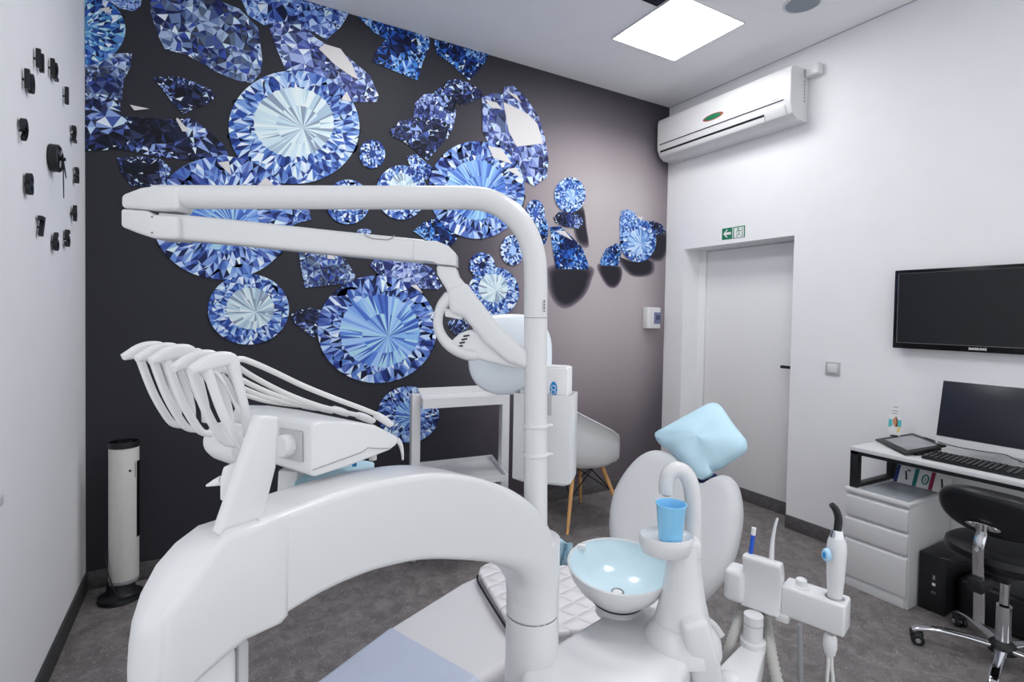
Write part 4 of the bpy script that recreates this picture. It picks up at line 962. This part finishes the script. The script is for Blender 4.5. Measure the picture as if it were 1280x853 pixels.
# ---------------------------------------------------------------- wall television
tv = thing('television', 'large black flat television mounted on the right wall', 'television', (RX, 1.15, 1.3))
TX = RX - .06
ta_, tb_, tc_ = onx(1118.8, 338.5, TX), onx(1117.3, 435, TX), onx(1117.3, 435, TX)
ty1 = ta_.y; tz1, tz0 = ta_.z, tb_.z; ty0 = ty1 - (tz1-tz0)*1.72
B().bx((TX, ty0, tz0), (TX+.03, ty1, tz1), .004).build('bezel', 'blackgloss', tv)
B().bx((TX-.001, ty0+.022, tz0+.034), (TX+.005, ty1-.022, tz1-.02)).build('screen', 'screen', tv)
q = B()
q.bx((TX-.0018, ty0+.021, tz0+.0325), (TX, ty1-.021, tz0+.034)); q.bx((TX-.0018, ty1-.022, tz0+.033), (TX, ty1-.0205, tz1-.019)); q.bx((TX-.0018, ty0+.021, tz1-.02), (TX, ty1-.021, tz1-.0192)); q.build('screen_trim', 'grey', tv)
tl_ = onx(1222, 438.5, TX)
B().text('SAMSUNG', .0165, (TX-.0006, tl_.y, tz0+.017), -Y, Z, .0006, bold=.0006).build('maker_lettering', 'paper', tv)
B().bx((TX+.028, ty0+.2, tz0+.1), (RX, ty1-.2, tz1-.1)).build('wall_bracket', 'black', tv)

# ---------------------------------------------------------------- desk
DT = .776; DX0 = 3.115; DYL = 1.607; DYR = .25
dk = thing('desk', 'white desk top on a black metal frame along the right wall', 'desk', (3.34, .93, 0))
B().bx((DX0, DYR, DT-.022), (RX-.002, DYL, DT), .002).build('desk_top', 'white', dk)
q = B(); q.bx((DX0+.004, DYR+.02, DT-.041), (DX0+.03, DYL-.002, DT-.022), .001); q.bx((RX-.04, DYR+.02, DT-.041), (RX-.006, DYL-.002, DT-.022), .001); q.build('frame_rail', 'black', dk)
DRT = .549
def leg_loop(y0, y1, zb):
    q = B(); q.bx((DX0+.004, y0, zb), (DX0+.048, y1, DT-.022), .001); q.build('leg', 'black', dk)
    q = B(); q.bx((RX-.05, y0, zb), (RX-.006, y1, DT-.022), .001); q.build('leg', 'black', dk)
    q = B(); q.bx((DX0+.048, y0, zb), (RX-.05, y1, zb+.018), .001); q.build('foot_bar', 'black', dk)
leg_loop(DYL-.040, DYL-.002, DRT+.001); leg_loop(DYR+.02, DYR+.058, .002)

# drawer unit
dw = thing('drawer_unit', 'white three-drawer cabinet under the left end of the desk', 'cabinet', (3.33, 1.46, 0))
x0, y0, y1 = 3.09, 1.299, 1.612; top = DRT
B().bx((x0+.018, y0, .0), (RX-.015, y0+.016, top-.018), .001).build('side_panel', 'white', dw)
B().bx((x0+.018, y1-.016, .0), (RX-.015, y1, top-.018), .001).build('side_panel', 'white', dw)
B().bx((x0+.018, y0+.016, 0.05), (RX-.015, y1-.016, .066)).build('bottom_panel', 'white', dw)
B().bx((RX-.03, y0+.016, .05), (RX-.015, y1-.016, top-.018)).build('back_panel', 'white', dw)
B().bx((x0-.002, y0-.003, top-.018), (RX-.015, y1+.003, top), .002).build('top_panel', 'white', dw)
B().bx((x0+.012, y0+.016, 0), (x0+.03, y1-.016, .062), .001).build('plinth', 'white', dw)
B().bx((x0+.0185, y0+.016, .062), (x0+.0215, y1-.016, top-.018)).build('front_rail', 'white', dw)
for z0, z1 in ((.066, .268), (.284, .388), (.404, .514)):
    d_ = B().prism([(x0, y0+.004, z0), (x0, y0+.004, z1-.010), (x0+.012, y0+.004, z1), (x0+.018, y0+.004, z1), (x0+.018, y0+.004, z0)], (0, y1-y0-.008, 0), .001).build('drawer_front', 'white', dw)
    B().bx((x0+.022, y0+.02, z0+.005), (RX-.06, y1-.02, z1-.03)).build('drawer_box', 'white2', d_)
o = B().bx((3.12, 1.315, DRT+.001), (3.44, 1.55, DRT+.004), .001).build('plastic_sheet', 'film'); tag(o, 'clear plastic sleeve lying on the white drawer cabinet', 'plastic sleeve')
# three leaning booklets
for i, (px_, stripe, mark, lab) in enumerate(((1120, 'navy', 'ink', 'white leaning booklet with a dark blue spine, left of the three'), (1143, 'teal', 'teal', 'white leaning booklet with a green spine and green oval emblem'), (1163, 'wine', 'ink', 'white leaning booklet with a dark red spine'))):
    c = onx(px_, 592 + (px_-1120)*.36, 3.47); bl_ = thing('booklet', lab, 'booklet', (3.46, c.y-.045, DRT+.005), 'leaning booklets on the drawer cabinet')
    s_ = V((.34, -.06, 1)).normalized(); u_ = V((0, -1, 0)); n_ = u_.cross(s_); o_ = V((3.44, c.y, DRT+.005)); wd_ = .092 if i < 2 else .094; ht_ = .100
    B().box(o_ + u_*wd_/2 + s_*ht_/2, (wd_, ht_, .004), 0, 0, (u_, s_, n_)).build('cover', 'paper', bl_)
    fn = -1 if n_.x > 0 else 1
    B().box(o_ + u_*.010 + s_*ht_/2 + n_*fn*.0023, (.019, ht_, .001), 0, 0, (u_, s_, n_)).build('spine_stripe', stripe, bl_)
    mk = o_ + u_*.056 + s_*ht_*.5 + n_*fn*.0023
    q = B()
    if i == 1:
        q.tube([mk + u_*.014*math.cos(t*.3142) + s_*.026*math.sin(t*.3142) for t in range(21)], .004, 6); q.tube([mk - s_*.014, mk + s_*.014], .002, 6)
    else:
        q.box(mk, (.009, .05, .001), 0, 0, ((u_+s_*.25).normalized(), (s_-u_*.25).normalized(), n_))
        if i == 0: q.box(mk + s_*.03 + u_*.008, (.016, .008, .001), 0, 0, (u_, s_, n_))
    q.build('cover_mark', mark, bl_)

# things on the desk
mo_ = thing('monitor', 'wide dark-screened monitor with white chin on the desk', 'monitor', (3.45, 1.0, DT))
BL = onx(1170.5, 544, 3.36); TL = ony(1179.5, 476, BL.y); MW = .545
su = V((0, -1, 0)); sv = (TL-BL).normalized(); sn = su.cross(sv); sn = sn if sn.x < 0 else -sn; mh = (TL-BL).length
B().box(BL + su*MW/2 + sv*(mh/2-.02) - sn*.012, (MW+.004, mh+.046, .022), .003, 0, (su, sv, sn)).build('housing', 'white', mo_)
B().box(BL + su*MW/2 + sv*mh/2, (MW, mh, .004), .001, 0, (su, sv, sn)).build('screen', 'screen2', mo_)
q = B(); mc = BL + su*MW/2
q.prism([mc + su*.05 + sv*.10 - sn*.024, mc - su*.05 + sv*.10 - sn*.024, mc - su*.04 - sn*.05 + Z*(DT+.01-mc.z), mc + su*.04 - sn*.05 + Z*(DT+.01-mc.z)], -sn*.012, .002); q.build('stand_neck', 'white', mo_)
B().bx((3.31, mc.y-.12, DT), (3.50, mc.y+.12, DT+.012), .004).build('stand_foot', 'white', mo_)
kb = thing('keyboard', 'black computer keyboard lying in front of the monitor', 'keyboard', (3.26, 1.08, DT))
kx0, kx1, ky0, ky1 = 3.175, 3.315, .84, 1.29
B().prism([(kx0, ky0, DT), (kx0, ky0, DT+.014), (kx1, ky0, DT+.026), (kx1, ky0, DT)], (0, ky1-ky0, 0), .003).build('case', 'black', kb)
tiltk = V((kx1-kx0, 0, .012)).normalized()
q = B(); cnt = 0
for r in range(6):
    for c in range(21):
        if c in (14, 17) : continue
        px_ = kx0 + .014 + r*.0215; py_ = ky1 - .014 - c*.0215
        q.box((px_, py_, DT + .0165 + (px_-kx0)/(kx1-kx0)*.012), (.016, .016, .005), .0015, 0, (tiltk, Y, tiltk.cross(Y)), 1)
q.build('keys', 'blackgloss', kb)
kb.children[-1]['kind'] = 'stuff'
tb = thing('graphics_tablet', 'dark grey pen tablet propped at an angle on the desk corner', 'tablet', (3.28, 1.5, DT))
tA, tB_, tT, tR = onz(1094, 549, DT+.012), onz(1131, 567.5, DT+.012), onz(1141, 541.5, DT+.055), onz(1183.5, 557, DT+.055)
B().prism([tA, tB_, tR, tT], (0, 0, -.009), .003).build('tablet_body', 'black', tb)
def tq(u, v): return (tA*(1-u)+tB_*u)*(1-v) + (tT*(1-u)+tR*u)*v + Z*.0008
B().prism([tq(.13, .17), tq(.87, .17), tq(.9, .87), tq(.13, .87)], (0, 0, -.002)).build('drawing_area', 'tabscreen', tb)
B().prism([tq(.6, .3) - Z*.012, tq(.98, .3) - Z*.012, tq(.98, .9) - Z*.014, tq(.6, .9) - Z*.014], (0, 0, -.012), .002).build('prop_stand', 'black', tb)
q = B(); q.box(tq(.35, .85) - Z*.03, (.03, .03, .04), .002, 0); q.build('prop_foot', 'black', tb)
# cables
def cable(name, pts, r, m, label):
    o = B().stube(pts, r, 8).build(name, m); tag(o, label, 'cable')
cable('tablet_cable', [tq(.9, .98) - Z*.004, onx(1155, 547, 3.42) , onx(1190, 557.5, 3.31)+Z*.0, onx(1225, 564, 3.30), onx(1256, 568.5, 3.29), onx(1268, 574, 3.28), onx(1290, 582, 3.28)], .0022, 'wire', 'thin black cable sagging in front of the monitor chin')
# little cut-out card
cs = thing('card_standee', 'small cut-out advertising card standing on the desk by the wall', 'card', (3.47, 1.57, DT))
cx0 = 3.46; o_ = onx(1118, 543, cx0); cu = V((.25, -.97, 0)).normalized(); o_.z = DT + .001
hs_ = onx(1118, 506, cx0).z - DT
def cpoly(pts, m, name, dz=.0):
    n_ = cu.cross(Z); n_ = n_ if n_.dot(CW) < 0 else -n_
    B().prism([o_ + cu*(a*.001) + Z*(b_*hs_) + n_*dz for a, b_ in pts], -n_*.0015).build(name, m, cs)
cpoly([(-22, 0), (22, 0), (26, .2), (32, .5), (30, .62), (26, .8), (20, .95), (8, 1), (-6, .99), (-20, .92), (-28, .75), (-32, .58), (-30, .3)], 'paper', 'card')
cpoly([(-30, .38), (-30, .60), (-12, .60), (-12, .42)], 'cyan', 'turquoise_patch', .0006)
cpoly([(12, .42), (12, .60), (31, .60), (31, .42)], 'cyan', 'turquoise_patch', .0006)
cpoly([(-8, .46), (-10, .58), (-2, .66), (6, .64), (8, .5), (2, .42)], 'skin', 'pictured_face', .0008)
cpoly([(2, .40), (8, .52), (6, .64), (0, .67), (8, .68), (14, .6), (14, .42)], 'brown', 'pictured_hair', .001)
cpoly([(8, .26), (14, .42), (28, .40), (24, .28)], 'yellow', 'yellow_patch', .0006)
for k, (a, b_, w_) in enumerate(((-8, .92, 20), (-14, .82, 28), (-18, .75, 30))): cpoly([(a, b_), (a+w_, b_), (a+w_, b_+.018), (a, b_+.018)], 'grey', 'printed_line', .0006)
for k, (a, b_, w_) in enumerate(((-20, .14, 40), (-16, .06, 34))): cpoly([(a, b_), (a+w_, b_+.01), (a+w_-3, b_+.05), (a, b_+.04)], 'ink', 'printed_line', .0006)

# ---------------------------------------------------------------- computer under the desk
pc_ = thing('computer_tower', 'small black desktop computer beside the white drawer cabinet', 'computer', (3.36, 1.24, 0))
B().bx((3.2, 1.175, .004), (3.52, 1.292, .292), .004).build('case', 'pcfront', pc_)
B().bx((3.196, 1.18, .01), (3.2015, 1.288, .287), .002).build('front_panel', 'black', pc_)
pm = onx(1167, 731, 3.195)
B().box((3.1955, pm.y, pm.z), (.001, .014, .014)).build('white_port', 'paper', pc_)
B().box((3.1955, pm.y, pm.z+.035), (.001, .010, .022)).build('usb_ports', 'grey', pc_)
B().lathe([(.010, .0), (.010, .001), (.008, .001), (.008, 0)], (3.1955, pm.y, pm.z-.042), -X, 24, 0, 1, .7, Y).build('round_badge', 'grey', pc_)
eb = thing('equipment_box', 'low black equipment box on the floor behind the stool', 'box', (3.4, .93, 0))
B().bx((3.28, .72, .004), (3.54, 1.165, .195), .03, seg=3).build('case', 'pcfront', eb)
B().bx((3.276, .76, .02), (3.283, 1.12, .17), .002).build('front_panel', 'black', eb)
cable('computer_cable', [V((3.53, 1.20, .25)), onx(1203, 686, 3.55), onx(1212, 692, 3.55), onx(1222, 700, 3.55), V((3.55, 1.02, .19))], .004, 'black', 'black cable running along the wall behind the computer')
cable('blue_cable', [onx(1264, 733, 3.5), onx(1270, 740, 3.5), onx(1270, 749, 3.5), onx(1266, 756, 3.5)], .003, 'navy', 'thin blue cable loop behind the stool column')

# ---------------------------------------------------------------- black stool with backrest
SX, SY = 2.975, .885
so = thing('work_stool', 'black vinyl stool with backrest and chrome five-star base', 'stool', (SX, SY, 0))
B().lathe([(0, .455), (.17, .455), (.195, .465), (.21, .487), (.205, .512), (.185, .527), (.12, .532), (0, .533)], (SX, SY, 0), seg=48).build('seat', 'vinyl', so)
B().lathe([(0, .44), (.16, .44), (.165, .455), (0, .456)], (SX, SY, 0), seg=40).build('seat_pan', 'black', so)
# backrest: an oval pad facing the desk
bcn = V((2.765, .872, .695)); bx1 = Y; bz1 = (Z*.97 + X*-.20).normalized(); bn = bx1.cross(bz1); bn = bn if bn.x < 0 else -bn
rows = []; n_ = 56
for k, dz in ((0, .022), (.4, .022), (.7, .021), (.86, .016), (.95, .006), (.985, -.004), (1.0, -.016), (.985, -.028), (.93, -.04), (.8, -.048), (0, -.05)):
    r_ = []
    for j in range(n_):
        t = 2*math.pi*j/n_; c_, s_ = math.cos(t), math.sin(t)
        u = math.copysign(abs(c_)**.8, c_)*.198*max(k, 1e-4); v = math.copysign(abs(s_)**.85, s_)*.098*max(k, 1e-4)
        r_.append(bcn + bx1*u + bz1*v + bn*(dz - .9*u*u))
    rows.append(r_)
fs = [[i*n_+j, i*n_+(j+1) % n_, (i+1)*n_+(j+1) % n_, (i+1)*n_+j] for i in range(len(rows)-1) for j in range(n_)]
B().add([p for r_ in rows for p in r_], fs).build('backrest', 'vinyl', so, angle=70)
pl = on_plane(1229, 658, bcn + bn*.024, bn)
q = B(); q.prism([pl + bx1*a + bz1*b_ + bn*.002 for a, b_ in [(.058*math.copysign(abs(math.cos(t*.2618))**.7, math.cos(t*.2618)), .0125*math.sin(t*.2618)) for t in range(24)]], bn*.006, .0015); br = q.build('backrest_bracket', 'chrome', so)
for s_ in (-1, 1): B().lathe([(0, .0105), (.006, .010), (.0075, .008)], pl + bx1*s_*.041, bn, 16).build('screw', 'steel', br)
b0 = pl + bn*.012; bm_ = on_plane(1223, 718, bcn + bn*.03, bn)
q = B(); pts = smooth_path([b0 + bz1*.012, b0 - bz1*.03 + bn*.012, V((b0.x-.02, b0.y+.002, .56)), V((b0.x-.006, b0.y+.004, .46)), V((b0.x+.015, b0.y+.006, .38)), V((b0.x+.03, b0.y+.008, .24))], 5)
q.sweep(pts, [rrect(.019, .004, .003, 2)]*len(pts), side=Y); q.build('backrest_bar', 'chrome', so)
mz = .40
B().box((b0.x+.06, b0.y+.01, mz), (.16, .05, .055), .006).build('bar_clamp', 'black', so)
B().box((SX-.05, SY, .425), (.20, .11, .035), .006).build('tilt_mechanism', 'black', so)
B().tube([V((SX-.05, SY+.05, .42)), V((SX-.08, SY+.14, .41)), V((SX-.09, SY+.20, .405))], .006, 10).build('lever', 'black', so)
B().bx((SX-.10, SY-.06, .44), (SX-.03, SY-.058, .462)).build('care_label', 'paper', so)
B().cyl((SX, SY, .25), (SX, SY, .44), .0165, seg=24).build('gas_piston', 'chrome', so)
B().lathe([(.027, .085), (.027, .262), (.021, .268), (.017, .27)], (SX, SY, 0), seg=28).build('column', 'chrome', so)
B().lathe([(.03, .058), (.048, .062), (.05, .085), (.044, .098), (.03, .112)], (SX, SY, 0), seg=28).build('hub', 'black', so)
for k in range(5):
    a = math.radians(120.5 + 72*k); dv = V((math.cos(a), math.sin(a), 0)); sdv = V((-dv.y, dv.x, 0)); o_ = V((SX, SY, 0))
    P_ = smooth_path([o_ + dv*.035 + Z*.083, o_ + dv*.12 + Z*.088, o_ + dv*.21 + Z*.088, o_ + dv*.285 + Z*.074, o_ + dv*.312 + Z*.062], 4)
    w_ = smooth_vals([.022, .020, .018, .017, .016], 4)
    sp_ = B().sweep(P_, [rrect(x_, .009, .007, 3) for x_ in w_], side=sdv).build('base_spoke', 'chrome', so)
    cpo = o_ + dv*.305
    cs_ = B(); cs_.box(cpo + Z*.050 - dv*.008, (.05, .036, .022), .006, 0, (dv, sdv, Z)); cs_.build('castor_fork', 'black', sp_)
    for s_ in (-1, 1):
        wd = cpo - dv*.012 + sdv*(.0145*s_) + Z*.0255
        B().cyl(wd - sdv*.009, wd + sdv*.009, .0255, seg=26, bev=.004).build('castor_wheel', 'black', sp_)
    B().cyl(cpo - dv*.012 - sdv*.027 + Z*.0255, cpo - dv*.012 + sdv*.027 + Z*.0255, .010, seg=18).build('wheel_hub', 'grey', sp_)

# ---------------------------------------------------------------- white trolley near the mural
tfl, tbl, tbr, tfr = V((1.02, 2.742, 0)), V((1.144, 3.184, 0)), V((1.666, 3.144, 0)), V((1.541, 2.701, 0))
tcx = (tfl+tbl+tbr+tfr)/4; tU = (tfr-tfl).normalized(); tV = (tbl-tfl).normalized(); twx, tdx = (tfr-tfl).length, (tbl-tfl).length
zt_ = at(531, 512, 2.89).z + .052; zl_ = .51
tr_ = thing('shelf_trolley', 'white metal trolley with two tray shelves in front of the mural', 'trolley', tcx)
def tray_shelf(z, hgt, name):
    q = B(); c = lambda u, v, zz: tfl + tU*(u*twx) + tV*(v*tdx) + Z*zz
    q.prism([c(0, 0, z-hgt), c(1, 0, z-hgt), c(1, 1, z-hgt), c(0, 1, z-hgt)], (0, 0, .006))
    e = .014
    for a, b_ in (((0, 0), (1, e)), ((0, 1-e), (1, 1)), ((0, e), (e, 1-e)), ((1-e, e), (1, 1-e))):
        q.prism([c(a[0], a[1], z-hgt+.006), c(b_[0], a[1], z-hgt+.006), c(b_[0], b_[1], z-hgt+.006), c(a[0], b_[1], z-hgt+.006)], (0, 0, hgt-.006))
    q.build(name, 'white', tr_)
tray_shelf(zt_, .052, 'top_tray'); tray_shelf(zl_+.02, .035, 'lower_tray')
for k, (px_, dp) in enumerate(((516.5, 3.10), (634, 2.97))):
    o2 = ((tfl+tbl)/2 - tU*.0262) if k == 0 else ((tfr+tbr)/2 + tU*.0262); n2 = V((-tU.y, tU.x, 0))
    lg_ = B().box(o2 + Z*((zt_-.001+.09)/2), (.052, .055, zt_-.001-.09), .004, 0, (tU, n2, Z)).build('side_post', 'white', tr_)
    q = B(); q.box(o2 + n2*.13 + Z*.075, (.045, .33, .03), .004, 0, (tU, n2, Z)); ft_ = q.build('foot_bar', 'white', tr_)
    for s_ in (0, 1):
        B().cyl(o2 + n2*.26*s_ - tU*.012 + Z*.03, o2 + n2*.26*s_ + tU*.012 + Z*.03, .03, seg=22, bev=.003).build('castor', 'lgrey', ft_)

# ---------------------------------------------------------------- white shell chair with wooden legs
ec_ = V((2.335, 3.075, 0)); er = 0.0
ch = thing('shell_chair', 'white plastic shell armchair on beech legs near the mural', 'chair', ec_)
n_ = 72; rows = []
def rim(t):
    a = abs((t + math.pi) % (2*math.pi) - math.pi)      # 0 = front (+x), pi = back
    s = lambda x, lo, hi: max(0, min(1, (x-lo)/(hi-lo)))
    sm = lambda u: u*u*(3-2*u)
    h = .445 + .20*sm(s(a, .55, .95)) + .21*s(a, 1.0, 2.4)
    rx, ry = .30, .31
    return V((math.cos(t)*rx - .02, math.sin(t)*ry, h))
prof = [(0, 0), (.25, .0), (.5, .004), (.68, .01), (.82, .05), (.92, .16), (.965, .36), (.99, .68), (1.0, 1.0), (1.03, 1.015)]
zb = .425
for k, hgt_ in prof:
    r_ = []
    for j in range(n_):
        p = rim(2*math.pi*j/n_); r_.append(ec_ + V((p.x*max(k, 1e-4), p.y*max(k, 1e-4), zb + (p.z-zb)*hgt_)))
    rows.append(r_)
fs = [[i*n_+j, i*n_+(j+1) % n_, (i+1)*n_+(j+1) % n_, (i+1)*n_+j] for i in range(len(rows)-1) for j in range(n_)]
o = B().add([p for r_ in rows for p in r_], fs).build('seat_shell', 'white2', ch, angle=80)
md = o.modifiers.new('thickness', 'SOLIDIFY'); md.thickness = .006; md.offset = 1
ft = [onz(709, 669, 0), V((2.60, 2.86, 0)), onz(725.5, 628, 0), V((2.08, 3.30, 0))]
tops = []
for f_ in ft:
    tp = ec_ + (V((f_.x, f_.y, 0))-ec_)*.50 + Z*.405; tops.append(tp)
    B().tube([f_, f_*.5+tp*.5, tp], [.010, .0145, .016], 14).build('leg', 'wood', ch)
q = B()
for i in range(4):
    a, b_ = i, (i+1) % 4
    pa, pb = ft[a]*.45+tops[a]*.55, ft[b_]*.45+tops[b_]*.55
    ta1, tb1 = tops[a]+Z*.01, tops[b_]+Z*.01
    for s0, s1 in ((pa, tb1*.8+ec_*.2+Z*.085), (pb, ta1*.8+ec_*.2+Z*.085), (tops[a], tops[b_])):
        q.tube([s0, s1], .0042, 8)
q.build('wire_bracing', 'wire', ch)
B().lathe([(.09, .40), (.10, .41), (.10, .425)], ec_, seg=30).build('seat_mount', 'black', ch)

# ---------------------------------------------------------------- cylindrical air steriliser in the corner
fc = V((-.368, 3.29, 0)); 
fs_ = thing('air_steriliser', 'tall white cylinder with black oval base standing in the mural corner', 'air steriliser', fc)
R_ = .064
n_ = 48; q = B()
def shell(a):   # cut back on the right side between two heights
    return R_
body = B().lathe([(R_-.002, .10), (R_, .104), (R_, .775)], fc, seg=n_); body.build('cylinder', 'offwhite', fs_)
B().lathe([(R_-.006, .80), (R_+.001, .80), (R_+.002, .795), (R_+.002, .772), (R_-.004, .772), (R_-.006, .77)], fc, seg=n_, cap=False).build('top_ring', 'black', fs_)
B().lathe([(R_-.006, .798), (R_-.012, .74), (0, .735)], fc, seg=n_, cap=False).build('air_outlet', 'blackgloss', fs_)
q = B()
for k in range(3):
    a = k*1.05; q.tube([fc + V((math.cos(a), math.sin(a), 0))*(R_-.006) + Z*.79, fc - V((math.cos(a), math.sin(a), 0))*(R_-.006) + Z*.79], .003, 8)
q.build('outlet_grille', 'black', fs_)
gr = B(); aa = math.radians(-8)
for k in range(9):
    pass
P_ = [fc + V((math.cos(aa + t), math.sin(aa + t), 0))*(R_+.0015) for t in (-.38, -.2, 0, .2, .4, .7, 1.0)]
gr.prism([p + Z*.70 for p in P_] + [p + Z*.70 for p in [fc + V((math.cos(aa+t), math.sin(aa+t), 0))*(R_-.012) for t in (1.0, .3, -.38)]], (0, 0, -.39)); gr.build('grip_recess', 'blackgloss', fs_)
B().lathe([(R_*.98, .085), (R_*1.0, .09), (R_*1.0, .104), (R_*.98, .106)], fc, seg=n_).build('bottom_ring', 'grey', fs_)
q = B(); q.lathe([(.085, 0), (.098, .008), (.095, .022), (.07, .03), (.062, .04), (.06, .088)], fc + V((-.012, -.008, 0)), seg=44); q.build('base', 'black', fs_)
tm = ony(166, 583, fc.y-.05)
q = B()
for i in range(4): q.bx((tm.x-.002, fc.y-R_*.72, .705-i*.018), (tm.x+.002, fc.y-R_*.68, .717-i*.018))
B().bx((-.318, fc.y-R_*.66-.002, .62), (-.315, fc.y-R_*.66, .70)).build('type_mark', 'grey', fs_)
B().bx((-.342, fc.y-R_*.92-.002, .655), (-.332, fc.y-R_*.92, .665)).build('indicator', 'ink', fs_)
B().stube([fc + V((-.066, -.01, .255)), fc + V((-.072, -.02, .24)), fc + V((-.062, -.045, .17)), fc + V((-.035, -.075, .09)), fc + V((-.012, -.085, .045)), fc + V((.03, -.085, .036)), fc + V((.07, -.055, .03))], .0035, 10).build('power_cable', 'black', fs_)
bpy.context.view_layer.update()
